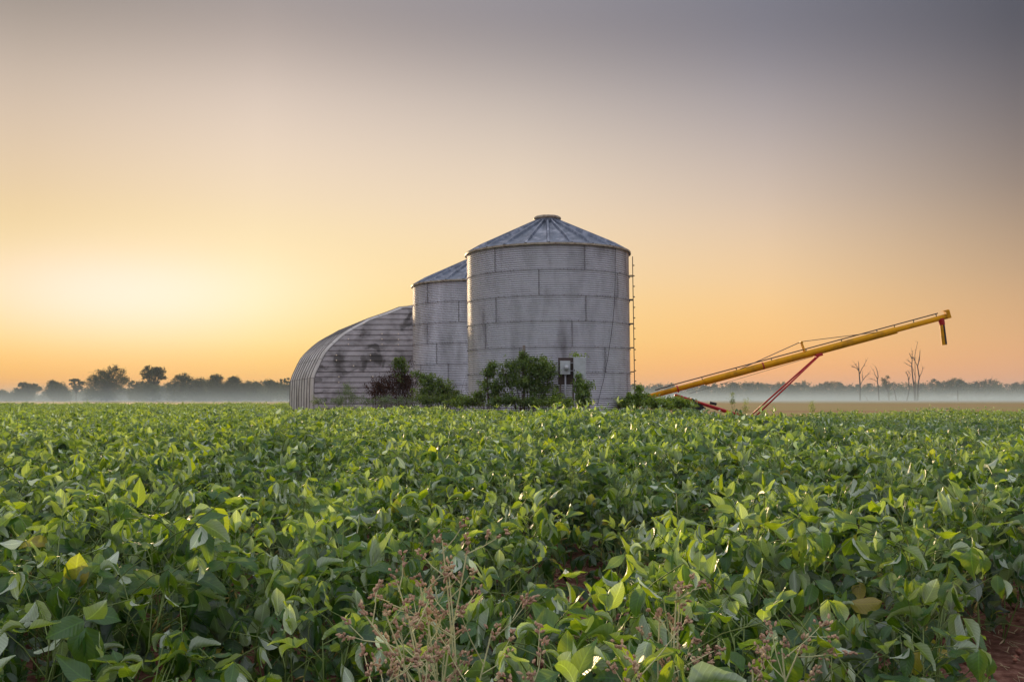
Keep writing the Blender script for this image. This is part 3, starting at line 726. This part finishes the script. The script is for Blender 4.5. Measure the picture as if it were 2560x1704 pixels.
# ------------------------------------------------------------------ seed-headed weeds in the foreground
def seedweed(stalks, label, seed, D):
    """stalks: list of (foot px,py, tip px,py, D, head size, branches)"""
    r = random.Random(seed)
    f0 = at(stalks[0][0], stalks[0][1], D); org = Vector((f0.x, D, g(f0.x, D)))
    root = empty('seeding_weed', org, label, 'weed', 'rusty seed-headed weeds in the foreground')
    st = MB()
    def cluster(p, s, dirv):
        hd = MB()
        for _ in range(int(11*s)):
            q = p + rdir(r)*r.uniform(0,.018)*s + dirv*r.uniform(-.02,.02)*s
            d = (dirv+rdir(r)*.9).normalized(); l = r.uniform(.008,.016)
            hd.tube([q, q+d*l*.5, q+d*l], [.0014,.0042,.0012], n=5)
        hd.build('seed_head', seed_mat, root)
    for (fx, fy, tx, ty, dd, s, nb) in stalks:
        a = at(fx, fy, D+dd)-org; b = at(tx, ty, D+dd)-org; dv = (b-a)
        root_p = a - dv.normalized()*((a.z+.0)/max(.2, dv.normalized().z))
        dv = dv.normalized(); side = dv.cross(Vector((0,1,0))).normalized()
        pts = [root_p.lerp(b, i/8)+side*.006*math.sin(i*1.3+seed) for i in range(9)]
        st.tube(pts, [.0046-.0026*i/8 for i in range(9)], n=6)
        cluster(b, s, dv)
        for k in range(max(2, int(nb*.9))):
            t = .97-.5*k/max(1,nb)*r.uniform(.7,1.1); p = root_p.lerp(b, t) if t > .5 else root_p.lerp(b, .6)
            sg = 1 if k % 2 else -1
            e = p + (dv*r.uniform(.5,.9)+side*sg*r.uniform(.35,.8)+Vector((0,r.uniform(-.5,.5),0)))*r.uniform(.05,.11)*s
            st.tube([p, p.lerp(e,.5)+side*sg*.005, e], [.0018,.0014,.001], n=5)
            cluster(e, s*r.uniform(.5,.9), (e-p).normalized())
            if r.random() < .6:
                m = p.lerp(e, .6); e2 = m+((e-p).normalized()+rdir(r)*.7)*.04*s; st.tube([m, e2], [.0012,.0009], n=4); cluster(e2, s*.5, (e2-m).normalized())
    st.build('stalk', stem_tan, root)
def c6(x, y): return (860+x/2.356, 1300+y/2.356)
def ss(x0,y0,x1,y1,dd,s,nb): return (*c6(x0,y0), *c6(x1,y1), dd, s, nb)
seedweed([ss(680,950,605,330,0,.8,4), ss(655,780,565,120,.02,1.1,9), ss(650,600,720,130,.03,1.1,7)], 'tallest seeding weed with spreading rusty heads, left of centre', 51, 2.75)
seedweed([ss(480,950,300,350,0,.9,8), ss(540,950,440,370,.05,1,7)], 'seeding weed with two leaning stalks left of the tallest one', 52, 2.7)
seedweed([ss(330,850,120,540,0,1.2,9), ss(360,900,250,540,.05,1,8), ss(440,950,390,600,.05,1,8)], 'low spreading seeding weed, leftmost of the foreground group', 53, 2.6)
seedweed([ss(800,950,890,640,0,1.3,8)], 'single slanting weed stalk with one reddish head near bottom centre', 54, 2.6)
seedweed([ss(1945,950,1970,400,0,.9,5), ss(1965,950,1990,390,.02,.7,4), ss(1930,950,1940,620,.03,.8,4)], 'tight bundle of tall thin straight stalks right of centre', 55, 2.75)
seedweed([ss(1860,930,1855,560,0,.8,6)], 'single thin weed with small heads just left of the stalk bundle', 56, 2.8)
seedweed([ss(1120,1060,1100,910,0,1.4,7)], 'short red seed head poking up at the bottom edge centre', 57, 2.45)
seedweed([ss(1740,1060,1715,870,0,1.4,8)], 'left one of two short red seed heads at the bottom edge', 58, 2.45)
seedweed([ss(1850,1060,1885,870,0,1.5,9)], 'right one of two short red seed heads at the bottom edge', 59, 2.5)
def c8(x, y): return (1760+x/2.945, 1300+y/2.945)
seedweed([(*c8(600,1190), *c8(590,940), 0, 1.4, 8), (*c8(600,1190), *c8(730,930), .02, 1.2, 7)], 'forked weed with dark red heads at lower right', 60, 2.7)
seedweed([(*c8(375,1190), *c8(372,1090), 0, 1.1, 5)], 'tiny dark seed head at the bottom left of the forked weed', 61, 2.5)
seedweed([ss(500,950,510,480,0,.7,8), ss(560,950,545,560,.04,.9,8), ss(590,950,600,680,.02,.8,6)], 'upright bristly weed stalks directly behind the leaning pair', 62, 2.9)
seedweed([ss(240,1000,280,880,0,1.4,9), ss(300,1000,310,860,.03,1,6)], 'short rusty seed heads at bottom edge under leftmost weed', 63, 2.4)
# ------------------------------------------------------------------ soybean crop
def leaflet(mb, base, d, nrm, ln, wd, r, tint, roll=False):
    d = d.normalized(); s = d.cross(nrm); 
    if s.length < 1e-3: s = d.cross(Vector((.3,1,.2)))
    s.normalize(); n = s.cross(d).normalized()
    fold = r.uniform(.0,.42) if r.random() < .7 else r.uniform(.42,.9); curl = r.uniform(-.7,1.6); tw = r.uniform(-.5,.5)
    if roll: fold = r.uniform(1.15, 1.45); curl = r.uniform(.5, 2.2)
    NL = 6; vs = []; uv = []
    p = Vector(base); ang = 0
    prof = [.14,.78,1.0,.98,.82,.50,.03] if r.random() < .6 else [.12,.82,1.0,.90,.66,.34,.02]
    wob = r.uniform(0,6)
    for i in range(NL+1):
        t = i/NL; h = wd*.5*prof[i]
        dd = (d*math.cos(ang)-n*math.sin(ang)); nn = (n*math.cos(ang)+d*math.sin(ang))
        a = tw*t; s2 = s*math.cos(a)+nn*math.sin(a); n2 = nn*math.cos(a)-s*math.sin(a)
        cf, sf = math.cos(fold), math.sin(fold)
        for k in (-1,-.5,0,.5,1):
            lift = abs(k)*sf*h + (.08*wd*math.sin(t*9+wob+k*2)*abs(k))
            vs.append(p+s2*(k*h*cf)+n2*lift); uv.append((k*prof[i], t))
        p = p+dd*(ln/NL); ang += curl/NL
    fs = []
    for i in range(NL):
        for k in range(4):
            a = i*5+k; fs.append((a, a+1, a+6, a+5))
    mb.add(vs, fs, 0, uv, tint)
def soyplant(seed, H, nl, spread):
    r = random.Random(seed); b = MB()
    ns = r.choice((2,3,3)); stems = []
    for k in range(ns):
        a = r.uniform(0,2*PI); lean = r.uniform(.05,.3) if k else .05
        tip = Vector((math.cos(a)*lean*H, math.sin(a)*lean*H, H*(r.uniform(.8,.95) if k else .88)))
        pts = [Vector((0,0,-.03)).lerp(tip, t/5)+Vector((r.uniform(-.01,.01), r.uniform(-.01,.01), 0)) for t in range(6)]
        b.tube(pts, [.0045-.0006*i for i in range(6)], n=5, mi=1); stems.append(pts)
    for i in range(nl):
        pts = stems[i % ns]; t = 1-(1-.18)*((i/nl)**1.25) 
        f = t*5; j = min(4, int(f)); p = pts[j].lerp(pts[j+1], f-j)
        a = r.uniform(0,2*PI); up_ = r.uniform(.25,1.3) if t > .6 else r.uniform(-.1,.6)
        pl = r.uniform(.10,.24)*spread
        e = p + Vector((math.cos(a), math.sin(a), up_)).normalized()*pl
        e.z = min(e.z, H+.17)
        mid = p.lerp(e,.5)+Vector((0,0,.015))
        b.tube([p, mid, e], [.0022,.0018,.0014], n=4, mi=1, cap=False)
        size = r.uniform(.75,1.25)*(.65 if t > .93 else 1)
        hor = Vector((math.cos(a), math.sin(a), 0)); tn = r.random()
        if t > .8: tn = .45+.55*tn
        elif t < .62: tn *= .35  # lower leaves darker: older green, plus canopy shade put into the tint
        mode = r.random()
        for q, off in ((0,0), (1,1.25), (2,-1.25)):
            aa = a+off+r.uniform(-.3,.3)
            if mode < .42: pz = r.uniform(-2.6,-.35)       # drooping
            elif mode < .66: pz = r.uniform(-.3,.6)
            else: pz = r.uniform(.8,3.2)                # raised towards the light
            dd = Vector((math.cos(aa), math.sin(aa), pz)).normalized()
            nr = Vector((0,0,1)) + rdir(r)*.75
            if mode < .42: nr = Vector((math.cos(aa), math.sin(aa), .35))+rdir(r)*.7
            if mode >= .66: nr = -Vector((math.cos(aa), math.sin(aa), -.2))+rdir(r)*.7+Vector((0,0,.3))
            if r.random() < .14: nr = -nr               # flipped, silvery underside up
            roll = t > .45 and r.random() < .2
            if roll and nr.z < 0: nr = -nr
            st_ = e + dd*(.018 if q == 0 else .004)
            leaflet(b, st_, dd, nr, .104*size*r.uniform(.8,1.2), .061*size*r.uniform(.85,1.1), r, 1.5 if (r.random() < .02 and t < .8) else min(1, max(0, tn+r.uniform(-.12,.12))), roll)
    for i in range(6):
        pts = stems[i % ns]; p = pts[2].lerp(pts[3], r.random()); d = rdir(r, -.6)
        b.tube([p, p+d*.02, p+d*.05], [.002,.005,.001], n=5, mi=2)
    return b
soycol = bpy.data.collections.new('soy_variants')
NV = 10
for i in range(NV):
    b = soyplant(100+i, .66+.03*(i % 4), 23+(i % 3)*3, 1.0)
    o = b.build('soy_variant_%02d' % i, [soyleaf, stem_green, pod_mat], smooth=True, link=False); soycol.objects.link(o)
def soy_ok(x, y):
    if y < 0.9: return False
    if abs(x) > .56*y+2.2: return False
    # bare red soil at lower right
    if y < 5.2 and x > 1.26+.33*(y-2.75)+.08*math.sin(y*6): return False
    # small gap in the middle
    if 4.1 < y < 6.4 and abs(x-(.07*y-.03)) < .14+.03*math.sin(y*7): return False
    lim = 31.2 if -11.5 < x < 5 else 78
    
    if -11.5 < x < -2: lim = 38.0 - (0 if x < -8 else 0)
    if -2 < x < 5: lim = 30.6
    if x >= 5: lim = 33.2 + sstep(5, 9, x)*5
    if x > 9: lim = 40+.4*(x-9)
    if x < -11.5: lim = 78
    return y < lim
pts = []; rot = []; scl = []; idx = []
ang = R(20); cA, sA = math.cos(ang), math.sin(ang)
r = random.Random(99)
for i in range(-260, 260):
    for j in range(-40, 520):
        u = i*.43+r.uniform(-.13,.13); v = j*.245+r.uniform(-.11,.11)
        x = u*cA + v*sA; y = -u*sA + v*cA
        if not soy_ok(x, y): continue
        
        nse = noise.noise(Vector((x*.55, y*.55, 3)))+.5*noise.noise(Vector((x*1.7, y*1.7, 9)))
        s = 1+.30*nse+.16*noise.noise(Vector((x*3.1, y*3.1, 20)))+r.uniform(-.10,.10)
        if nse < -.28 and r.random() < .55: continue
        if y < 5.6 and x > .9+.31*(y-2.75): s *= .88
        if y > 22: s *= 1-.08*sstep(22, 30, y)
        pts.append((x, y, g(x, y)-.01)); rot.append((r.uniform(-.12,.12), r.uniform(-.12,.12), r.uniform(0,2*PI))); scl.append(s); idx.append(r.randrange(NV))
print('soy plants', len(pts))
me = bpy.data.meshes.new('soybean_crop'); me.from_pydata(pts, [], [])
a1 = me.attributes.new('rot', 'FLOAT_VECTOR', 'POINT'); a1.data.foreach_set('vector', [c for v in rot for c in v])
a2 = me.attributes.new('scl', 'FLOAT', 'POINT'); a2.data.foreach_set('value', scl)
a3 = me.attributes.new('idx', 'INT', 'POINT'); a3.data.foreach_set('value', idx)
crop = bpy.data.objects.new('soybean_crop', me); C.objects.link(crop)
tag(crop, 'dense leafy green soybean crop covering the foreground field', 'crop', None, 'stuff')
ng = bpy.data.node_groups.new('scatter', 'GeometryNodeTree')
ng.interface.new_socket('Geometry', in_out='INPUT', socket_type='NodeSocketGeometry'); ng.interface.new_socket('Geometry', in_out='OUTPUT', socket_type='NodeSocketGeometry')
gn = ng.nodes; gi = gn.new('NodeGroupInput'); go = gn.new('NodeGroupOutput'); ip = gn.new('GeometryNodeInstanceOnPoints'); ci = gn.new('GeometryNodeCollectionInfo')
ci.inputs['Collection'].default_value = soycol; ci.inputs['Separate Children'].default_value = True; ci.inputs['Reset Children'].default_value = True
def na(name, t):
    n = gn.new('GeometryNodeInputNamedAttribute'); n.data_type = t; n.inputs['Name'].default_value = name; return n.outputs['Attribute']
ng.links.new(gi.outputs[0], ip.inputs['Points']); ng.links.new(ci.outputs[0], ip.inputs['Instance']); ip.inputs['Pick Instance'].default_value = True
ng.links.new(na('idx', 'INT'), ip.inputs['Instance Index']); ng.links.new(na('rot', 'FLOAT_VECTOR'), ip.inputs['Rotation']); ng.links.new(na('scl', 'FLOAT'), ip.inputs['Scale'])
ng.links.new(ip.outputs[0], go.inputs[0])
md = crop.modifiers.new('scatter', 'NODES'); md.node_group = ng
lt = MB(); r = random.Random(5)
for _ in range(2600):
    y = r.uniform(2.2, 8); x = 1.26+.33*(y-2.75)+r.uniform(-.5, 2.2) if r.random() < .75 else .07*y-.03+r.gauss(0,.25)
    z = g(x, y)+.012; a = r.uniform(0, PI); l = r.uniform(.02,.09); k = r.random()
    if k < .6: lt.tube([(x,y,z), (x+math.cos(a)*l, y+math.sin(a)*l, z+r.uniform(0,.02))], r.uniform(.0012,.003), n=4, mi=0)
    else:
        q = r.uniform(.006,.024); lt.lathe([(.001,-q),(q*.8,-q*.4),(q,.1*q),(q*.5,q*.6),(.001,q*.7)], n=6, mi=1)
        for i in range(-30, 0): lt.v[i] = lt.v[i]*r.uniform(.8,1.2)+Vector((x,y,z))
o = lt.build('soil_litter', [simple('straw', (.42,.31,.19), rough=.9, var=.4, scale=20), simple('clod', (.30,.13,.09), rough=1, var=.4, scale=30)]); tag(o, 'dry straw bits and red clods littering the bare soil', 'litter', None, 'stuff')
# ------------------------------------------------------------------ distant trees
def far_tree(name, px, D, base_py, blobs, label, cat, seed, n=1800, leaf=.55, group=None, sparse=False, parts=True, into=None):
    """blobs in photo pixels; a tree with trunk, limbs and many leaf clumps at its own distance"""
    r = random.Random(seed); s = D/F; base = at(px, base_py, D); base.z = g(base.x, D)
    tk = MB(); cr = MB() if into is None else into[1]
    if into is not None: tk = into[0]
    off = base if into is not None else Vector((0,0,0))
    Bs = [(at(b[0], b[1], D)-base, b[2]*s, b[3]*s) for b in blobs]
    H = max(c.z+rz for c, rx, rz in Bs); tr = .028*H
    ctr = sum((c for c, _, _ in Bs), Vector())/len(Bs)
    fork = Vector((ctr.x*.3, 0, H*.3))
    tk.tube([off+Vector((0,0,-.2)), off+Vector((ctr.x*.1,0,H*.15)), off+fork], [tr*1.2, tr*.95, tr*.8], n=7)
    area = sum(rx*rz for _, rx, rz in Bs)
    for c, rx, rz in Bs:
        limbs = max(3, int(5*rx/2))
        for k in range(min(limbs, 9)):
            tip = c+Vector((r.uniform(-.85,.85)*rx, r.uniform(-.8,.8)*rx, r.uniform(-.3,.9)*rz)); m = fork.lerp(tip, .5)+Vector((r.uniform(-.4,.4), r.uniform(-.4,.4), r.uniform(0,.6)))
            tk.tube([off+fork, off+m, off+tip], [tr*.4, tr*.22, tr*.06], n=5)
        nb = int(n*rx*rz/area); nc = max(7, int(nb/(26 if not sparse else 34)))
        cl = []
        for _ in range(nc):
            d = rdir(r); q = r.uniform(.25,1)**.5
            cl.append((Vector((d.x*rx*q, d.y*rx*.8*q, d.z*rz*q)), r.uniform(.16,.34)*min(rx, rz)*(.85 if sparse else 1.25), r.random()))
        for _ in range(nb):
            cc, q, tn = cl[r.randrange(nc)]
            p = off+c+cc+Vector((r.gauss(0,1), r.gauss(0,1), r.gauss(0,.7)))*q
            if p.z < off.z+.3: continue
            diamond(cr, p, rdir(r), rdir(r, .6), leaf*r.uniform(.6,1.3), leaf*.6*r.uniform(.6,1.2), tn)
    if into is not None: return None
    root = empty(name, base, label, cat, group)
    tk.build('trunk', bark, root); cr.build('crown', treeleaf, root)
    return root
GL = 'misty trees at the edge of the field on the left'
def c5(x): return x/3.1
def y5(y): return 880+y/3.1
left = [
 ('low ragged trees at the far left edge of the picture', [(20,330,40,30),(70,340,30,25),(0,320,30,25),(60,365,50,22)], 2, 471),
 ('flat-topped spreading tree, second from the left edge', [(180,255,45,18),(250,262,50,20),(290,285,30,18),(210,300,70,30),(180,340,90,40),(130,295,22,15)], 3, 465),
 ('rounded tree between the flat-topped tree and the sparse one', [(410,250,40,28),(450,275,60,35),(420,310,70,45),(500,310,40,30),(480,350,80,35)], 4, 460),
 ('small see-through tree just left of the biggest tree', [(580,220,40,14),(620,240,35,14),(560,245,25,10),(600,275,45,20)], 5, 470),
 ('biggest broad tree in the mist with a side leader', [(880,135,55,28),(820,165,60,35),(930,170,50,40),(760,145,16,12),(780,200,90,45),(850,225,120,55),(720,235,55,40),(960,215,35,35),(800,290,150,60),(780,350,150,40)], 6, 458),
 ('tall tree with a rounded umbrella crown standing clear of the rest', [(1170,130,60,25),(1230,145,60,32),(1130,160,45,25),(1200,180,80,35),(1260,190,30,25),(1110,195,25,15),(1190,225,45,26)], 7, 462),
 ('dense low tree below and left of the umbrella crown', [(1040,250,50,25),(1110,260,60,35),(1160,290,80,45),(1060,320,80,50),(1140,350,110,40)], 8, 455),
 ('broad dome tree right of the umbrella crown', [(1420,195,55,30),(1380,225,50,40),(1460,230,50,40),(1400,290,100,50),(1330,270,40,40),(1380,350,110,40)], 9, 465),
 ('lower joined tree right of the broad dome tree', [(1540,235,45,30),(1530,290,60,40),(1540,340,70,45)], 10, 468),
 ('round-topped dome tree in the middle of the misty row', [(1670,205,55,28),(1650,245,65,40),(1690,290,80,45),(1660,345,90,45)], 11, 463),
 ('dome tree just right of the round-topped dome tree', [(1820,215,50,25),(1800,255,70,40),(1860,280,50,40),(1810,340,90,45)], 12, 466),
 ('low even-topped trees before the last tall ones', [(1940,260,60,30),(1990,270,40,30),(1960,330,80,50)], 13, 470),
 ('rounded tree two from the quonset hut', [(2090,240,40,25),(2120,265,50,35),(2090,330,80,50)], 14, 462),
 ('sparse spiky tree closest to the quonset hut', [(2180,235,14,26),(2210,225,12,26),(2235,225,12,26),(2260,235,14,25),(2210,270,50,25),(2210,330,70,50),(2290,300,50,60)], 15, 455),
]
for lb, bl, sd_, D in left:
    bb = [(c5(b[0]), y5(b[1]), b[2]/3.1, b[3]/3.1) for b in bl]
    cx = sum(b[0] for b in bb)/len(bb); sparse = 'see-through' in lb or 'umbrella' in lb or 'spiky' in lb
    ar = sum(b[2]*b[3] for b in bb)
    far_tree('misty_tree', cx, D, 1003, bb, lb, 'tree', sd_, n=int(min(14000, 1200+ar*11*(.55 if sparse else 1))), group=GL, sparse=sparse, leaf=.55)
# far wood on the right and beyond, one mass
def wood():
    tk, cr = MB(), MB(); r = random.Random(77)
    px = -1500
    prof = [(-1500,975),(0,980),(150,976),(330,964),(420,956),(520,953),(720,955),(1560,958),(1800,960),(1810,955),(1870,952),(1900,955),(2050,954),(2150,962),(2250,958),(2330,950),(2420,947),(2480,950),(2560,953),(3600,950)]
    def top(x):
        for a, b in zip(prof[:-1], prof[1:]):
            if a[0] <= x <= b[0]: return a[1]+(b[1]-a[1])*(x-a[0])/(b[0]-a[0])
        return 955
    while px < 3900:
        vis = 1540 < px < 2640 or 0 < px < 740
        D = r.uniform(840, 960) if px > 740 else r.uniform(560, 640)
        t = top(px)+r.uniform(-3,7)-1; rx = r.uniform(11,22)
        bl = [(px, t+9, rx*.7, 8), (px+r.uniform(-8,8), t+20, rx, 12), (px, t+34, rx*1.1, 12)]
        far_tree('', px, D, 999, bl, '', '', int(px*7)+5000, n=1300 if vis else 260, leaf=(1.4 if px > 740 else .9) if vis else 1.6, into=(tk, cr))
        px += rx*(.95 if vis else 1.5)
    b = MB(); b.v = tk.v+cr.v; b.t = tk.t+cr.t; b.uv = tk.uv+cr.uv; n0 = len(tk.v)
    b.f = tk.f+[tuple(i+n0 for i in f) for f in cr.f]; b.m = [0]*len(tk.f)+[1]*len(cr.f)
    o = b.build('far_wood', [bark, treeleaf]); tag(o, 'long blue-grey belt of woodland across the far side of the field', 'woodland', None, 'stuff')
wood()
# dead trees standing in the far field
def cz5(x, y): return (2100+x/8.254, 840+y/8.254)
def snag(paths, label, D=500, name='dead_tree', rad=.46, grp='bare dead trees in the far field'):
    bx, by = cz5(*paths[0][0]); base = at(bx, by, D); base.z = g(base.x, D)
    root = empty(name, base, label, 'dead tree', grp)
    r = random.Random(len(label))
    for k, pth in enumerate(paths):
        b = MB(); ps = []
        for i, (x, y) in enumerate(pth):
            p = at(*cz5(x, y), D)-base; p.y = (r.uniform(-1.5,1.5) if (k and i == len(pth)-1) else 0)
            if k == 0 and i == 0: p.z = -.2; 
            ps.append(p)
        r0 = rad if k == 0 else rad*.42
        n = len(ps); b.tube(ps, [r0*(1-.72*i/(n-1)) for i in range(n)], n=6)
        L_ = ps[-1]-ps[0]
        for _ in range(7 if k else 6):   # twigs
            t = r.uniform(.45,1); f = t*(n-1); j = min(n-2, int(f)); p = ps[j].lerp(ps[j+1], f-j)
            e = p+(L_.normalized()*.8+rdir(r)*.8)*r.uniform(.6,2.0); b.tube([p, e], [rad*.14, rad*.05], n=4)
        b.build('trunk' if k == 0 else 'limb', snag_mat, root)
snag([[(415,1310),(415,1000),(392,720),(385,540)],[(390,720),(330,650),(245,615)],[(388,700),(290,565)],[(410,770),(450,670),(500,600),(555,490)],[(425,1000),(470,900),(480,740)],[(470,910),(530,830),(610,740)]], 'forked dead tree with the widest spread, leftmost in the far field')
snag([[(805,1320),(790,1050),(770,930),(787,830),(770,720),(730,620)],[(770,880),(720,790),(680,690)],[(770,940),(710,900),(650,880)]], 'slim dead tree with a bent top, second from the left', rad=.36)
snag([[(1165,1320),(1135,1180),(1100,1060)]], 'leaning broken stump between the leafy tree and the tall dead group', rad=.34)
snag([[(580,1315),(545,1262)]], 'very short broken stub right of the widest dead tree', rad=.2)
snag([[(1375,1320),(1430,1100),(1410,850),(1370,740)],[(1425,900),(1450,790),(1400,720)],[(1400,800),(1350,745)]], 'short crooked dead tree at the left of the tall group', rad=.36)
snag([[(1545,1310),(1530,1050),(1500,850),(1480,620),(1490,480),(1430,350)],[(1490,640),(1390,570)],[(1480,570),(1370,480)],[(1490,480),(1480,300)],[(1530,1050),(1555,850),(1500,630)],[(1540,500),(1500,430)]], 'tall many-forked dead tree in the tall group', rad=.42)
snag([[(1600,1310),(1610,1000),(1635,850),(1600,620),(1640,480),(1652,300)],[(1600,620),(1550,520),(1500,430)],[(1610,600),(1610,460)],[(1635,850),(1690,740),(1720,640)]], 'tall dead tree with a single straight leader, right of the group', rad=.42)
snag([[(1568,1300),(1552,900),(1545,400),(1575,230),(1607,120)]], 'thinnest and tallest dead stem rising behind the group', rad=.2)
snag([[(4350/8,1000),(4350/8,999)]], 'x') if False else None
bx = [(cz5(890,900)[0], cz5(890,900)[1], 6, 5), (cz5(975,860)[0], cz5(975,860)[1], 6, 5), (cz5(960,960)[0], cz5(960,960)[1], 9, 7), (cz5(1000,1060)[0], cz5(1000,1060)[1], 8, 6), (cz5(1010,1200)[0], cz5(1010,1200)[1], 6, 8)]
far_tree('leafy_tree', cz5(1010,1310)[0], 560, 1002, bx, 'small dark leafy tree among the dead trees in the far field', 'tree', 91, n=900, leaf=.6)
fp = MB(); fp.tube([(0,0,-.1),(0,0,1.6+3)], .12, n=6); o = fp.build('field_post', snag_mat); p = at(2395, 998, 420); o.location = (p.x, 420, g(p.x,420)-.0)
tag(o, 'lone thin post in the far mist right of the dead trees', 'post')
# ------------------------------------------------------------------ haze and ground mist
def volbox(name, x0, x1, y0, y1, z0, z1, label):
    b = MB(); b.box(((x0+x1)/2, (y0+y1)/2, (z0+z1)/2), (x1-x0, y1-y0, z1-z0))
    m = bpy.data.materials.new(name); m.use_nodes = True; N = m.node_tree.nodes; N.clear()
    out = N.new('ShaderNodeOutputMaterial'); v = N.new('ShaderNodeVolumePrincipled'); m.node_tree.links.new(v.outputs[0], out.inputs['Volume'])
    o = b.build(name, m); tag(o, label, 'haze' if name == 'haze' else 'mist', None, 'stuff'); return o, m, v
HAZE = 1; MIST = 1
if HAZE:
    o, m, v = volbox('haze', -6100, 6100, -1100, 9100, -1.0, 19, 'thin pale morning haze over the whole field')
    v.inputs['Color'].default_value = (.60,.72,.80,1); v.inputs['Density'].default_value = .00022; v.inputs['Anisotropy'].default_value = .1
if MIST:
    o, m, v = volbox('ground_mist', -1500, 1500, 240, 1000, .3, 16, 'low white morning mist lying along the foot of the far trees')
    v.inputs['Color'].default_value = (.60,.76,.84,1); v.inputs['Anisotropy'].default_value = .1
    N = m.node_tree.nodes; L = m.node_tree.links
    tc = N.new('ShaderNodeTexCoord'); sp = N.new('ShaderNodeSeparateXYZ'); L.new(tc.outputs['Object'], sp.inputs[0])
    mr = N.new('ShaderNodeMapRange'); mr.inputs['From Min'].default_value = 15.5; mr.inputs['From Max'].default_value = .8; L.new(sp.outputs[2], mr.inputs['Value'])
    pw = N.new('ShaderNodeMath'); pw.operation = 'POWER'; L.new(mr.outputs[0], pw.inputs[0]); pw.inputs[1].default_value = 5.5
    ml = N.new('ShaderNodeMath'); ml.operation = 'MULTIPLY'; L.new(pw.outputs[0], ml.inputs[0]); ml.inputs[1].default_value = .0048
    L.new(ml.outputs[0], v.inputs['Density'])
# ------------------------------------------------------------------ render settings
sc.view_settings.view_transform = 'Standard'; sc.view_settings.look = 'None'; sc.view_settings.gamma = 1
sc.view_settings.exposure = 0.0
sc.render.engine = 'CYCLES'
cy = sc.cycles; cy.max_bounces = 6; cy.diffuse_bounces = 1; cy.glossy_bounces = 3; cy.transmission_bounces = 4; cy.volume_bounces = 0; cy.transparent_max_bounces = 4
cy.use_denoising = True; cy.volume_step_rate = 1; cy.volume_max_steps = 64; cy.sample_clamp_indirect = 4; cy.sample_clamp_direct = 4
